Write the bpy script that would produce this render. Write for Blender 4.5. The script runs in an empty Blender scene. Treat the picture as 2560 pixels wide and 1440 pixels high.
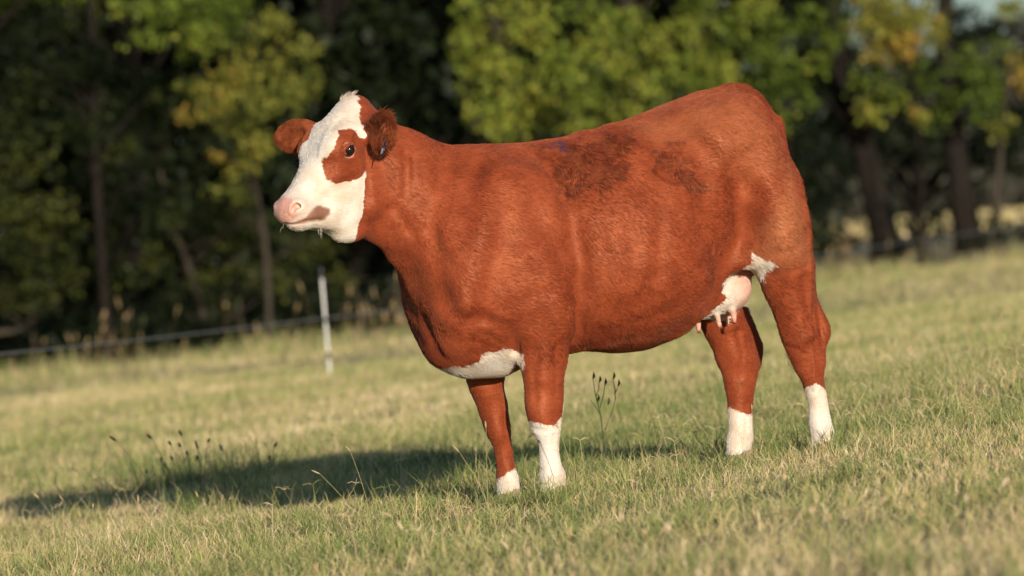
import bpy, math, random
import numpy as np
from mathutils import Vector, Matrix

rng = np.random.default_rng(7)
random.seed(7)
sc = bpy.context.scene
col = sc.collection
R = math.radians

# ------------------------------------------------------------------ camera
W0, H0 = 2560.0, 1440.0
FPX = 14222.0                       # 200 mm lens on a 36 mm wide sensor
DIST = 22.05                        # camera to the middle of the cow
CAMH = 1.008
ROLL, PITCH = R(4.5), R(0.49)
CAM = np.array([0.0, -DIST, CAMH])
_f = np.array([0, math.cos(PITCH), -math.sin(PITCH)])
_r0 = np.array([1.0, 0, 0])
_u0 = np.array([0, math.sin(PITCH), math.cos(PITCH)])
_r = math.cos(ROLL) * _r0 - math.sin(ROLL) * _u0
_u = math.sin(ROLL) * _r0 + math.cos(ROLL) * _u0

cd = bpy.data.cameras.new('camera')
cam = bpy.data.objects.new('camera', cd)
col.objects.link(cam)
cd.lens = 200
cd.sensor_width = 36
cd.clip_start = 0.5
cd.clip_end = 6000
cd.dof.use_dof = True
cd.dof.focus_distance = DIST - 0.42
cd.dof.aperture_fstop = 3.4
cam.matrix_world = Matrix(((_r[0], _u[0], -_f[0], CAM[0]),
                           (_r[1], _u[1], -_f[1], CAM[1]),
                           (_r[2], _u[2], -_f[2], CAM[2]),
                           (0, 0, 0, 1)))
sc.camera = cam

# ------------------------------------------------------------------ light
SUN_EL, SUN_AZ = R(12.0), R(15.0)     # low evening sun behind the photographer, a little to the right
world = bpy.data.worlds.new('World')
sc.world = world
world.use_nodes = True
wn = world.node_tree.nodes
sky = wn.new('ShaderNodeTexSky')
sky.sky_type = 'NISHITA'
sky.sun_disc = False
sky.sun_elevation = SUN_EL
sky.sun_rotation = math.pi - SUN_AZ
sky.air_density = 1.0
sky.dust_density = 1.0
sky.ozone_density = 4.0
bg = wn['Background']
bg.inputs['Strength'].default_value = 0.105
world.node_tree.links.new(sky.outputs[0], bg.inputs['Color'])
sd = bpy.data.lights.new('sun', 'SUN')
sd.energy = 5.0
sd.angle = R(0.53)
sd.color = (1.0, 0.865, 0.69)
sun = bpy.data.objects.new('sun', sd)
col.objects.link(sun)
S_DIR = np.array([math.sin(SUN_AZ) * math.cos(SUN_EL), -math.cos(SUN_AZ) * math.cos(SUN_EL), math.sin(SUN_EL)])
sun.rotation_euler = Vector(S_DIR).to_track_quat('Z', 'Y').to_euler()
sun.location = (3, -20, 12)
vs = sc.view_settings
vs.view_transform = 'Standard'
vs.look = 'None'
vs.exposure = 0.24
vs.gamma = 1.0

# ------------------------------------------------------------------ helpers
def ray(px, py):
    d = _f * FPX + _r * (px - W0 / 2) - _u * (py - H0 / 2)
    return d / np.linalg.norm(d)

def at(px, py, y):
    d = ray(px, py)
    return CAM + d * ((y - CAM[1]) / d[1])

def project(p):
    q = np.asarray(p, float) - CAM
    z = q @ _f
    return np.stack([W0 / 2 + FPX * (q @ _r) / z, H0 / 2 - FPX * (q @ _u) / z], -1)

def sstep(e0, e1, x):
    t = np.clip((np.asarray(x, float) - e0) / (e1 - e0), 0, 1)
    return t * t * (3 - 2 * t)

def terrain(x, y):
    x = np.asarray(x, float); y = np.asarray(y, float)
    s = 0.07 - 0.045 * sstep(2, 30, y)
    xs = 12 * np.tanh(x / 12)
    z = s * xs - 0.01
    z = z + 0.015 * np.sin(x * 1.3 + 0.5 * y) * np.cos(y * 0.9 - 0.3 * x) * sstep(0.5, 3, np.abs(y))
    far = sstep(0.6, 2.2, np.hypot((x - .5) * .8, y))
    z = z + far * (0.016 * np.sin(2.9 * x + 1.1 * y + 1) * np.sin(1.7 * y - .8 * x) + 0.010 * np.sin(5.3 * x - 2.3 * y) * np.cos(3.1 * y + 2.2 * x + .5) + 0.012 * np.sin(.9 * y + 2.0 * x))
    return z * (1 - sstep(80, 300, np.hypot(x, y)))

def on_ground(px, py):
    d = ray(px, py)
    t = np.arange(5.0, 190.0, 0.03)
    p = CAM + d * t[:, None]
    below = p[:, 2] <= terrain(p[:, 0], p[:, 1])
    return p[int(np.argmax(below))] if below.any() else p[-1]

def link(o, parent=None):
    col.objects.link(o)
    if parent is not None:
        o.parent = parent
    return o

def mesh_obj(name, verts, faces, mat, parent=None, smooth=True):
    """verts (N,3); faces: (M,3)/(M,4) array or list of arrays"""
    me = bpy.data.meshes.new(name)
    verts = np.asarray(verts, np.float32)
    if isinstance(faces, np.ndarray):
        faces = [faces]
    loops = np.concatenate([f.reshape(-1) for f in faces]).astype(np.int32)
    tot = np.concatenate([np.full(len(f), f.shape[1], np.int32) for f in faces])
    start = np.concatenate([[0], np.cumsum(tot)[:-1]]).astype(np.int32)
    me.vertices.add(len(verts)); me.vertices.foreach_set('co', verts.reshape(-1))
    me.loops.add(len(loops)); me.loops.foreach_set('vertex_index', loops)
    me.polygons.add(len(tot)); me.polygons.foreach_set('loop_start', start)
    me.polygons.foreach_set('loop_total', tot)
    if smooth:
        me.polygons.foreach_set('use_smooth', np.ones(len(tot), bool))
    me.update(calc_edges=True)
    if mat is not None:
        me.materials.append(mat)
    return link(bpy.data.objects.new(name, me), parent)

def attr(ob, name, values, kind='FLOAT', domain='POINT'):
    a = ob.data.attributes.new(name, kind, domain)
    v = np.asarray(values, np.float32)
    a.data.foreach_set({'FLOAT': 'value', 'FLOAT_COLOR': 'color', 'FLOAT_VECTOR': 'vector'}[kind], v.reshape(-1))

def tag(o, label=None, cat=None, group=None, kind=None):
    if label: o['label'] = label
    if cat: o['category'] = cat
    if group: o['group'] = group
    if kind: o['kind'] = kind
    return o

def empty(name, loc):
    o = bpy.data.objects.new(name, None)
    o.location = loc
    o.empty_display_size = 0.2
    return link(o)

class NT:
    """small node-tree writer"""
    def __init__(s, name):
        s.m = bpy.data.materials.new(name); s.m.use_nodes = True
        s.t = s.m.node_tree; s.n = s.t.nodes; s.b = s.n['Principled BSDF']; s.out = s.n['Material Output']
    def new(s, typ, **kw):
        n = s.n.new('ShaderNode' + typ)
        for k, v in kw.items():
            if k.startswith('i_'):
                n.inputs[k[2:].replace('_', ' ')].default_value = v
            else:
                setattr(n, k, v)
        return n
    def link(s, a, b): s.t.links.new(a, b)
    def attr(s, name): 
        n = s.new('Attribute'); n.attribute_name = name; return n
    def math(s, op, a, b=None, c=None, clamp=False):
        n = s.new('Math'); n.operation = op; n.use_clamp = clamp
        for i, x in enumerate((a, b, c)):
            if x is None: continue
            if isinstance(x, (int, float)): n.inputs[i].default_value = x
            else: s.link(x, n.inputs[i])
        return n.outputs[0]
    def mix(s, fac, a, b, mode='MIX'):
        n = s.new('Mix'); n.data_type = 'RGBA'; n.blend_type = mode
        for sock, x in ((n.inputs[0], fac), (n.inputs[6], a), (n.inputs[7], b)):
            if isinstance(x, (int, float)): sock.default_value = x
            elif isinstance(x, (tuple, list)): sock.default_value = (*x, 1)[:4]
            else: s.link(x, sock)
        return n.outputs[2]
    def ramp(s, fac, stops):
        n = s.new('ValToRGB'); e = n.color_ramp.elements
        while len(e) < len(stops): e.new(0.5)
        for k, (p, c) in enumerate(stops):
            e[k].position = p; e[k].color = (*c, 1)[:4]
        s.link(fac, n.inputs[0]); return n.outputs[0]
    def noise(s, scale, detail=2, vec=None, rough=0.5):
        n = s.new('TexNoise'); n.inputs['Scale'].default_value = scale; n.inputs['Detail'].default_value = detail
        n.inputs['Roughness'].default_value = rough
        if vec is not None: s.link(vec, n.inputs['Vector'])
        return n
    def set(s, **kw):
        for k, v in kw.items():
            i = s.b.inputs[k.replace('_', ' ')]
            if isinstance(v, (int, float, tuple)): i.default_value = v if not isinstance(v, tuple) else (*v, 1)[:4]
            else: s.link(v, i)
        return s

def plain(name, c, rough=0.7, **kw):
    return NT(name).set(Base_Color=c, Roughness=rough, **kw).m

# ------------------------------------------------------------------ cow: frames
TH = R(22)                          # how far the cow's heading swings towards the camera
CO = np.array([0.341, 0.0, float(terrain(0.341, 0.0))])
CH = np.array([-math.cos(TH), -math.sin(TH), 0.0])
CL = np.array([math.sin(TH), -math.cos(TH), 0.0])
PXM = 1 / 645.0

def to_cow(p):
    q = np.asarray(p, float) - CO
    return np.stack([q @ CH, q @ CL, q[..., 2]], -1)

def from_cow(p):
    p = np.asarray(p, float)
    return CO + p[..., :1] * CH + p[..., 1:2] * CL + p[..., 2:3] * np.array([0, 0, 1.0])

def cp(px, py, l=0.0):
    """pixel of the photograph on the cow's lengthwise plane l -> cow coordinates (ahead, left, up)"""
    d = ray(px, py)
    t = (l - (CAM - CO) @ CL) / (d @ CL)
    p = to_cow(CAM + d * t)
    p[1] = l
    return p

PSI = R(40) - TH                    # head turned towards the camera, relative to the body
HP = cp(880, 300, 0.0) + np.array([0.0, 0.01, 0.0])      # head pivot, inside the poll
HF = np.array([math.cos(PSI), math.sin(PSI), 0.0])
HW = np.array([-math.sin(PSI), math.cos(PSI), 0.0])
def to_head(p):
    q = p - HP
    return np.stack([q @ HF, q @ HW, q[..., 2]], -1)
def from_head(p):
    p = np.asarray(p, float)
    return HP + p[..., :1] * HF + p[..., 1:2] * HW + p[..., 2:3] * np.array([0, 0, 1.0])
def hp(px, py, w=0.0):
    """pixel on the head's sagittal plane w -> head coordinates"""
    d = ray(px, py)
    c0 = to_head(to_cow(CAM)); d1 = to_head(to_cow(CAM + d)) - c0
    p = c0 + d1 * ((w - c0[1]) / d1[1])
    return p

# ------------------------------------------------------------------ cow: signed distance sculpting
def smin(a, b, k):
    h = np.clip(0.5 + 0.5 * (b - a) / k, 0, 1)
    return b + (a - b) * h - k * h * (1 - h)

def catmull(pts, n):
    pts = np.asarray(pts, float)
    m = len(pts)
    t = np.linspace(0, m - 1, n)
    i = np.clip(t.astype(int), 0, m - 2); f = (t - i)[:, None]
    g = lambda j: pts[np.clip(j, 0, m - 1)]
    p0, p1, p2, p3 = g(i - 1), g(i), g(i + 1), g(i + 2)
    return 0.5 * ((2 * p1) + (-p0 + p2) * f + (2 * p0 - 5 * p1 + 4 * p2 - p3) * f ** 2 + (-p0 + 3 * p1 - 3 * p2 + p3) * f ** 3)

class Chain:
    """tube along a spine, elliptical: radius ra, and rb along the axis B"""
    def __init__(s, pts, ra, rb=None, B=(0, 1, 0), n=24, op='add', k=0.05):
        pts = np.asarray(pts, float)
        ra = np.asarray(ra, float); rb = ra if rb is None else np.asarray(rb, float)
        if np.ndim(B) == 1: B = np.tile(np.asarray(B, float), (len(pts), 1))
        q = catmull(np.concatenate([pts, ra[:, None], rb[:, None], B], 1), n)
        s.P, s.ra, s.rb, s.B = q[:, :3], np.maximum(q[:, 3], 0.002), np.maximum(q[:, 4], 0.002), q[:, 5:8]
        s.B /= np.linalg.norm(s.B, axis=1)[:, None]
        s.op, s.k = op, k
        m = np.maximum(s.ra, s.rb).max() + k + 0.04
        s.lo, s.hi = s.P.min(0) - m, s.P.max(0) + m
    def d(s, X):
        best = np.full(len(X), 9.0)
        for i in range(len(s.P) - 1):
            a, b = s.P[i], s.P[i + 1]
            ab = b - a; L2 = ab @ ab
            if L2 < 1e-12: continue
            v = X - a
            t = np.clip(v @ ab / L2, 0, 1)
            o = v - t[:, None] * ab
            ra = s.ra[i] + t * (s.ra[i + 1] - s.ra[i]); rb = s.rb[i] + t * (s.rb[i + 1] - s.rb[i])
            ob = o @ s.B[i]
            oo = np.einsum('ij,ij->i', o, o)
            oa2 = np.maximum(oo - ob ** 2, 0)
            f = np.sqrt(oa2 / ra ** 2 + ob ** 2 / rb ** 2)
            g = np.sqrt(oa2 / ra ** 4 + ob ** 2 / rb ** 4)
            d = np.where(f > 1e-6, (f - 1) * f / np.maximum(g, 1e-6), -np.minimum(ra, rb))
            best = np.minimum(best, d)
        return best

class Ell:
    def __init__(s, c, r, rot=None, op='add', k=0.05):
        s.c, s.r = np.asarray(c, float), np.asarray(r, float)
        s.M = np.eye(3) if rot is None else rot
        s.op, s.k = op, k
        m = s.r.max() + k + 0.04
        s.lo, s.hi = s.c - m, s.c + m
    def d(s, X):
        v = (X - s.c) @ s.M
        f = np.sqrt(((v / s.r) ** 2).sum(1)); g = np.sqrt(((v / s.r ** 2) ** 2).sum(1))
        return np.where(f > 1e-6, (f - 1) * f / np.maximum(g, 1e-6), -s.r.min())

def frame(fwd, side):
    """rotation whose columns are (fwd, side, up)"""
    f = np.asarray(fwd, float); f = f / np.linalg.norm(f)
    s_ = np.asarray(side, float); s_ = s_ - f * (s_ @ f); s_ /= np.linalg.norm(s_)
    return np.stack([f, s_, np.cross(f, s_)], 1)

class Loft:
    """torso and neck: slices across the body's length"""
    def __init__(s, rows, op='add', k=0.05):
        # rows: px, top py, bottom py, half width, widest height (0 bottom .. 1 top), n_top, n_bottom
        a, zt, zb, w, zm, nt, nb = [], [], [], [], [], [], []
        for px, t, b, hw, m, n1, n2 in rows:
            pt, pb = cp(px, t), cp(px, b)
            a.append((pt[0] + pb[0]) / 2); zt.append(pt[2]); zb.append(pb[2]); w.append(hw)
            zm.append(pb[2] + m * (pt[2] - pb[2])); nt.append(n1); nb.append(n2)
        q = np.stack([a, zt, zb, w, zm, nt, nb], 1)[::-1]
        q = catmull(q, 160)
        o = np.argsort(q[:, 0]); s.q = q[o]
        # extra smoothing of the profile curves
        for c in range(1, 7):
            v = s.q[:, c].copy()
            for _ in range(4):
                v[1:-1] = 0.25 * v[:-2] + 0.5 * v[1:-1] + 0.25 * v[2:]
            s.q[:, c] = v
        s.op, s.k = op, k
        s.lo = np.array([s.q[0, 0] - 0.15, -0.6, s.q[:, 2].min() - 0.15]); s.hi = np.array([s.q[-1, 0] + 0.15, 0.6, s.q[:, 1].max() + 0.15])
    def f(s, X):
        a = np.clip(X[:, 0], s.q[0, 0], s.q[-1, 0])
        zt, zb, w, zm, nt, nb = (np.interp(a, s.q[:, 0], s.q[:, c]) for c in range(1, 7))
        dz = X[:, 2] - zm
        up = dz > 0
        h = np.where(up, zt - zm, zm - zb); n = np.where(up, nt, nb)
        v = (np.abs(X[:, 1]) / w) ** n + (np.abs(dz) / h) ** n
        return v ** (1 / n) - 1
    def d(s, X):
        e = 0.004
        f0 = s.f(X)
        g = np.stack([s.f(X + np.array(v) * e) - f0 for v in ((1, 0, 0), (0, 1, 0), (0, 0, 1))], 1) / e
        gl = np.sqrt((g ** 2).sum(1))
        over = np.maximum(np.maximum(X[:, 0] - s.q[-1, 0], s.q[0, 0] - X[:, 0]), 0)
        d = np.clip(f0 / np.maximum(gl, 1.5), -0.4, 0.6)
        return np.where(over > 0, np.maximum(d, 0) + over, d)

PR = []
def add(p): PR.append(p); return p

def limb(rows, l0, n=30, k=0.05, kb=1.0, sq=0.97):
    """rows: left px, right px, py, lateral offset[, lateral radius]"""
    pts, ra, rb = [], [], []
    for row in rows:
        x0, x1, py, l = row[:4]
        pts.append(cp((x0 + x1) / 2, py, l + l0)); ra.append((x1 - x0) / 2 * PXM)
        rb.append(row[4] if len(row) > 4 else ra[-1] * kb)
    pts = np.array(pts); ra = np.array(ra)
    t = np.gradient(pts, axis=0); t /= np.linalg.norm(t, axis=1)[:, None]
    ra = ra * np.sqrt(np.clip(1 - t[:, 0] ** 2, 0.3, 1)) * sq
    return add(Chain(pts, ra, np.array(rb), n=n, k=k))

# ------------------------------------------------------------------ cow: shape
add(Loft([
    # px, top, bottom, half width, widest, n_top, n_bottom
    (900, 335, 592, 0.075, 0.50, 2.0, 2.0),
    (925, 312, 612, 0.098, 0.50, 2.0, 2.0),
    (945, 302, 628, 0.110, 0.50, 2.0, 1.9),
    (968, 300, 660, 0.120, 0.50, 2.0, 1.8),
    (996, 305, 702, 0.132, 0.48, 1.9, 1.8),
    (1018, 312, 755, 0.148, 0.45, 1.8, 1.9),
    (1036, 318, 820, 0.168, 0.40, 1.8, 2.0),
    (1050, 323, 880, 0.188, 0.38, 1.8, 2.1),
    (1068, 331, 915, 0.208, 0.36, 1.8, 2.2),
    (1115, 348, 942, 0.226, 0.36, 1.7, 2.2),
    (1165, 357, 950, 0.235, 0.38, 1.7, 2.1),
    (1220, 358, 946, 0.245, 0.42, 1.7, 2.1),
    (1290, 357, 920, 0.265, 0.45, 1.8, 2.1),
    (1360, 350, 892, 0.300, 0.44, 1.9, 2.1),
    (1430, 340, 880, 0.335, 0.42, 1.95, 2.1),
    (1500, 322, 882, 0.360, 0.41, 2.0, 2.1),
    (1560, 306, 880, 0.372, 0.41, 2.0, 2.1),
    (1600, 294, 872, 0.372, 0.42, 2.0, 2.1),
    (1640, 279, 856, 0.365, 0.43, 2.0, 2.1),
    (1680, 262, 836, 0.350, 0.46, 2.1, 2.1),
    (1720, 246, 792, 0.325, 0.52, 2.1, 2.0),
    (1760, 231, 740, 0.295, 0.60, 2.1, 2.0),
    (1800, 221, 698, 0.268, 0.66, 2.1, 2.0),
    (1840, 216, 688, 0.240, 0.68, 2.0, 2.0),
    (1875, 223, 676, 0.205, 0.66, 1.9, 2.0),
    (1905, 248, 670, 0.165, 0.62, 1.9, 2.0),
    (1926, 288, 620, 0.120, 0.58, 1.9, 2.0),
    (1940, 345, 560, 0.065, 0.52, 2.0, 2.0),
]))
# hind quarters
limb([(1785, 1910, 300, 0, 0.09), (1790, 1970, 400, 0, 0.135), (1815, 2008, 490, 0, 0.150), (1840, 2028, 570, 0, 0.145),
      (1872, 2038, 640, 0, 0.125), (1898, 2042, 700, 0, 0.100), (1922, 2043, 755, 0, 0.080), (1935, 2045, 790, 0, 0.068),
      (1944, 2050, 825, 0, 0.062), (1954, 2058, 858, 0, 0.058), (1974, 2063, 897, 0, 0.052), (1999, 2064, 942, 0, 0.044),
      (2013, 2066, 985, 0, 0.038), (2020, 2074, 1035, 0, 0.038), (2022, 2087, 1080, 0, 0.048), (2026, 2088, 1102, 0, 0.044), (2024, 2091, 1116, 0, .044)],
     0.175, n=44, k=0.07)
limb([(1715, 1850, 320, 0, 0.09), (1705, 1880, 400, 0, 0.130), (1705, 1895, 490, 0, 0.145), (1700, 1890, 570, 0, 0.140),
      (1700, 1875, 640, 0, 0.115), (1712, 1862, 700, 0, 0.095), (1728, 1858, 760, 0, 0.080), (1745, 1872, 810, 0, 0.070),
      (1768, 1893, 850, 0, 0.064), (1782, 1900, 885, 0, 0.060), (1796, 1901, 915, 0, 0.055), (1804, 1894, 952, 0, 0.048),
      (1814, 1888, 1000, 0, 0.042), (1817, 1884, 1040, 0, 0.042), (1813, 1883, 1095, 0, 0.048), (1814, 1880, 1122, 0, 0.046), (1812, 1882, 1138, 0, .046)],
     -0.165, n=44, k=0.07)
# hock points and the tendons above them
add(Chain([cp(2025, 735, .185), cp(2046, 780, .185), cp(2059, 815, .185), cp(2062, 836, .185), cp(2057, 865, .185), cp(2052, 910, .185)],
          [.016, .018, .020, .021, .017, .010], n=14, k=0.022))
add(Chain([cp(1862, 775, -.165), cp(1880, 825, -.165), cp(1893, 862, -.165), cp(1895, 880, -.165), cp(1893, 910, -.165)],
          [.014, .018, .020, .020, .012], n=12, k=0.022))
# hip bones, tail head
for s_ in (1, -1):
    add(Ell(cp(1775, 345, 0) * (1, 0, 1) + (0, s_ * 0.205, 0), (0.10, 0.055, 0.06), k=0.15))
    add(Ell(cp(1893, 380, 0) * (1, 0, 1) + (0, s_ * 0.080, 0), (0.042, 0.055, 0.12), frame((1, 0, .25), (0, 1, 0)), k=0.09))
add(Chain([cp(1822, 243), cp(1862, 246), cp(1888, 272), cp(1905, 315), cp(1918, 370)], [.036, .040, .040, .036, .030], n=14, k=0.05))
# shoulders and upper arms
for s_ in (1, -1):
    for c, l, r, fwd, kk in (((1275, 590), .165, (0.150, 0.085, 0.25), (1, 0, .22), 0.14),
                             ((1172, 690), .145, (0.140, 0.105, 0.21), (1, 0, -.1), 0.10),
                             ((1318, 730), .180, (0.165, 0.092, 0.19), (1, 0, .25), 0.11)):
        p = cp(c[0], c[1], l); p[1] *= s_
        add(Ell(p, r, frame(fwd, (0, 1, 0)), k=kk))
limb([(1272, 1432, 700, 0.01, 0.090), (1278, 1438, 770, 0.01, 0.088), (1284, 1434, 820, 0.005, 0.084), (1291, 1425, 872, 0, 0.076), (1302, 1417, 925, 0, 0.066),
      (1310, 1409, 980, 0, 0.056), (1312, 1411, 1022, 0, 0.056), (1319, 1404, 1052, 0, 0.052), (1338, 1399, 1088, 0, 0.043), (1349, 1397, 1128, 0, 0.038),
      (1348, 1404, 1166, 0, 0.042), (1347, 1413, 1190, 0, 0.048), (1352, 1413, 1208, 0, 0.044), (1350, 1415, 1222, 0, .045)],
     0.190, n=40, k=0.05)
limb([(1165, 1330, 720, 0, 0.090), (1158, 1310, 800, 0, 0.088), (1152, 1285, 870, 0, 0.080), (1165, 1264, 950, 0, 0.068), (1189, 1270, 1008, 0, 0.056),
      (1209, 1277, 1060, 0, 0.052), (1229, 1280, 1110, 0, 0.042), (1238, 1283, 1152, 0, 0.036), (1240, 1294, 1188, 0, 0.046), (1243, 1302, 1216, 0, 0.044), (1241, 1304, 1232, 0, .045)],
     -0.160, n=36, k=0.05)
# udder and teats
UD = cp(1815, 722, -0.02)
add(Ell(UD, (0.092, 0.125, 0.094), frame((1, 0, -.28), (0, 1, 0)), k=0.05))
add(Ell(cp(1770, 752, -0.02), (0.085, 0.115, 0.058), frame((1, 0, -.45), (0, 1, 0)), k=0.06))
TEATS = [((1743, 792), (1747, 829), -0.075), ((1792, 783), (1800, 817), 0.055), ((1815, 770), (1819, 807), -0.055), ((1830, 766), (1837, 809), 0.065)]
for (x0, y0), (x1, y1), l in TEATS:
    add(Chain([cp(x0, y0, l), cp((x0 + x1) / 2, (y0 + y1) / 2, l), cp(x1, y1, l)], [0.014, 0.0115, 0.008], n=6, k=0.014))
# flank fold from belly to stifle
for s_ in (1, -1):
    q = [cp(1765, 722, .16), cp(1805, 682, .18), cp(1848, 650, .195), cp(1893, 632, .195)]
    if s_ < 0: q = [p * (1, -1, 1) + ((.12, 0, .02) if k_ > 1 else (0.04, 0, .02)) for k_, p in enumerate(q)]
    add(Chain(np.array(q), [0.040, 0.042, 0.048, 0.055], [0.04, 0.035, 0.035, 0.045], n=10, k=0.06))

# ---- head (head coordinates: forward, left, up)
def hchain(pts, ra, rb=None, B=(0, 1, 0), **kw):
    pts = from_head(np.asarray(pts, float))
    B = np.asarray(B, float)
    B = np.atleast_2d(B)[:, :1] * HF + np.atleast_2d(B)[:, 1:2] * HW + np.atleast_2d(B)[:, 2:3] * np.array([0, 0, 1.0])
    if len(B) == 1: B = B[0]
    return add(Chain(pts, ra, rb, B=B, **kw))
def hell(c, r, fwd=(1, 0, 0), side=(0, 1, 0), **kw):
    M = frame(fwd, side)
    Rh = np.stack([HF, HW, np.array([0, 0, 1.0])], 1)
    return add(Ell(from_head(np.asarray(c, float)), r, Rh @ M, **kw))
FACE_A, FACE_B = hp(866, 240), hp(700, 508)
FU = FACE_B - FACE_A; FU[1] = 0; FU /= np.linalg.norm(FU)       # along the face, down to the nose
FN = np.array([-FU[2], 0, FU[0]]);                               # out of the face
if FN[0] < 0: FN = -FN
def face(px, py, depth, w=0.0):
    """point on the face midline pixel, pushed 'depth' metres into the head"""
    p = hp(px, py, 0.0) - FN * depth
    return np.array([p[0], w, p[2]])
# skull along the face
hchain([face(862, 246, .058), face(843, 270, .075), face(808, 316, .090), face(776, 385, .092), (face(748, 440, .078)), face(722, 478, .065), face(708, 505, .058)],
       [.048, .072, .090, .092, .078, .062, .052], [.052, .080, .104, .106, .078, .062, .060], n=22, k=0.04)
# back of the skull down to the neck
hell(hp(893, 318), (.070, .075, .080), (1, 0, -.5), k=0.06)
hell(hp(915, 350), (.085, .085, .11), (1, 0, -.5), k=0.06)
hell(face(866, 250, .052), (.036, .058, .036), FU, k=0.04)

# cheeks, jaw
for s_ in (1, -1):
    hell(hp(868, 465, 0.0) * (1, 0, 1) + (0.0, s_ * .055, 0), (.120, .052, .105), FU, k=0.05)
    hchain([hp(893, 515) * (1, 0, 1) + (0, s_ * .050, 0), hp(862, 550) * (1, 0, 1) + (0, s_ * .042, 0), hp(818, 555) * (1, 0, 1) + (0, s_ * .034, 0), hp(775, 555) * (1, 0, 1) + (0, s_ * .026, 0), hp(748, 553) * (1, 0, 1) + (0, s_ * .018, 0)],
           [.065, .040, .030, .026, .022], n=14, k=0.045)
    hell(face(797, 345, .055, s_ * .082), (.070, .034, .055), FU, k=0.06)
hell(hp(862, 520), (.10, .055, .10), (1, 0, -.4), k=0.05)
hell(hp(880, 575), (.085, .05, .040), (1, 0, -.35), k=0.05)
# muzzle
hell(hp(731, 524), (.050, .078, .056), (1, 0, -.55), k=0.035)
hell(hp(762, 530), (.060, .074, .047), (1, 0, -.3), k=0.04)
for s_ in (1, -1):
    hell(hp(803, 528) * (1, 0, 1) + (0, s_ * .048, 0), (.055, .036, .040), (1, 0, -.3), k=0.045)
hell(hp(756, 558), (.046, .044, .022), (1, 0, -.25), k=0.02)

def sdf(X, prs=None):
    X = np.asarray(X, float)
    D = np.full(len(X), 1.0)
    for p in (PR if prs is None else prs):
        m = np.all((X > p.lo) & (X < p.hi), axis=1)
        if not m.any(): continue
        d = p.d(X[m])
        D[m] = smin(D[m], d, p.k) if p.op == 'add' else -smin(-D[m], d, p.k)
    return D

def hit(px, py, skip_ears=False):
    """first point of the sculpture seen at a pixel, in cow coordinates, and the way inwards"""
    d = ray(px, py)
    t = np.arange(DIST - 1.0, DIST + .9, 0.006)
    X = to_cow(CAM + d[None] * t[:, None])
    prs = [p for p in PR if not getattr(p, 'ear', False)] if skip_ears else None
    D = sdf(X, prs)
    i = int(np.argmax(D < 0))
    if i == 0: i = max(1, int(np.argmin(D)))
    x = X[i] if D[i] >= 0 else X[i - 1] + (X[i] - X[i - 1]) * D[i - 1] / (D[i - 1] - D[i])
    e = 0.004
    g = sdf(np.stack([x + (e, 0, 0), x + (0, e, 0), x + (0, 0, e)])) - sdf(x[None])
    return x, -g / np.linalg.norm(g)
def mirror_head(p):
    return from_head(to_head(np.asarray(p)) * (1, -1, 1))

# nostril wings
Z3 = np.array([0, 0, 1.0])
n0, ni = hit(740, 520)
NOS = [n0, mirror_head(n0)]
NIN = [ni, mirror_head(n0 + ni) - mirror_head(n0)]
for c, i in zip(NOS, NIN):
    add(Ell(c + i * 0.012 + Z3 * .004, (.030, .020, .026), frame(np.cross(i, Z3) + Z3 * .3, i), k=0.02))
# ears
EAR = {}
for s_ in (1, -1):
    if s_ > 0:
        base, tip = hp(912, 338, .085), hp(972, 316, .255)
    else:
        base, tip = hp(800, 332, -.080), hp(706, 342, -.235)
    m1 = base + (tip - base) * 0.35; m2 = base + (tip - base) * 0.72
    B = np.array([0.85, s_ * -0.35, -0.10]); B = B - (tip - base) * (B @ (tip - base)) / ((tip - base) @ (tip - base)); B /= np.linalg.norm(B)
    EAR[s_] = (base, tip, B)
    hchain([base, m1, m2, tip], [.030, .050, .055, .020], [.028, .022, .016, .009], B=B, n=14, k=0.025).ear = True
    hchain([base + (tip - base) * .25 + B * .022, base + (tip - base) * .55 + B * .022, base + (tip - base) * .85 + B * .014], [.014, .036, .018], [.008, .014, .008], B=B, n=8, op='sub', k=0.012).ear = True
# eyes: lids and sockets
EYER = 0.0245
e0, ei = hit(873, 375)
EYEC = []
HS = np.array([0, 0, 0.0]) 
for k in (0, 1):
    c, i = (e0, ei) if k == 0 else (mirror_head(e0), mirror_head(e0 + ei) - mirror_head(e0))
    ctr = c + i * 0.0105
    EYEC.append((ctr, i))
    fw = from_head(FU) - from_head(np.zeros(3)); fw = fw - i * (fw @ i); fw /= np.linalg.norm(fw)
    upv = np.cross(i, fw); upv *= np.sign(upv[2])
    ax = (HF if k == 0 else HF) - Z3 * 0.12; ax = ax - i * (ax @ i); ax /= np.linalg.norm(ax)      # corner to corner
    ay = np.cross(i, ax); ay *= np.sign(ay[2])
    th = np.linspace(-1, 1, 9)
    # upper lid arch, lower lid
    add(Chain([ctr - i * (0.012 + 0.010 * (1 - t * t)) + ax * t * 0.030 + ay * (0.0185 * (1 - t * t) + 0.001) for t in th], [.006] * 9, n=14, k=0.012))
    add(Chain([ctr - i * (0.010 + 0.009 * (1 - t * t)) + ax * t * 0.030 - ay * (0.0185 * (1 - t * t) + 0.001) for t in th], [.005] * 9, n=14, k=0.010))
    add(Ell(ctr - i * 0.006, (EYER + .001,) * 3, op='sub', k=0.003))
# nostrils: a comma shaped opening
nq = [hit(731, 526), hit(737, 516), hit(746, 514), hit(753, 520)]
for k in (0, 1):
    q = [p + i * .007 for p, i in nq]
    if k: q = [mirror_head(p) for p in q]
    add(Chain(q, [.008, .0125, .012, .008], n=8, op='sub', k=0.005))
    q2 = [p + i * .020 + Z3 * .005 for p, i in nq[1:]]
    if k: q2 = [mirror_head(p) for p in q2]
    add(Chain(q2, [.009, .012, .009], n=6, op='sub', k=0.006))
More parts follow.
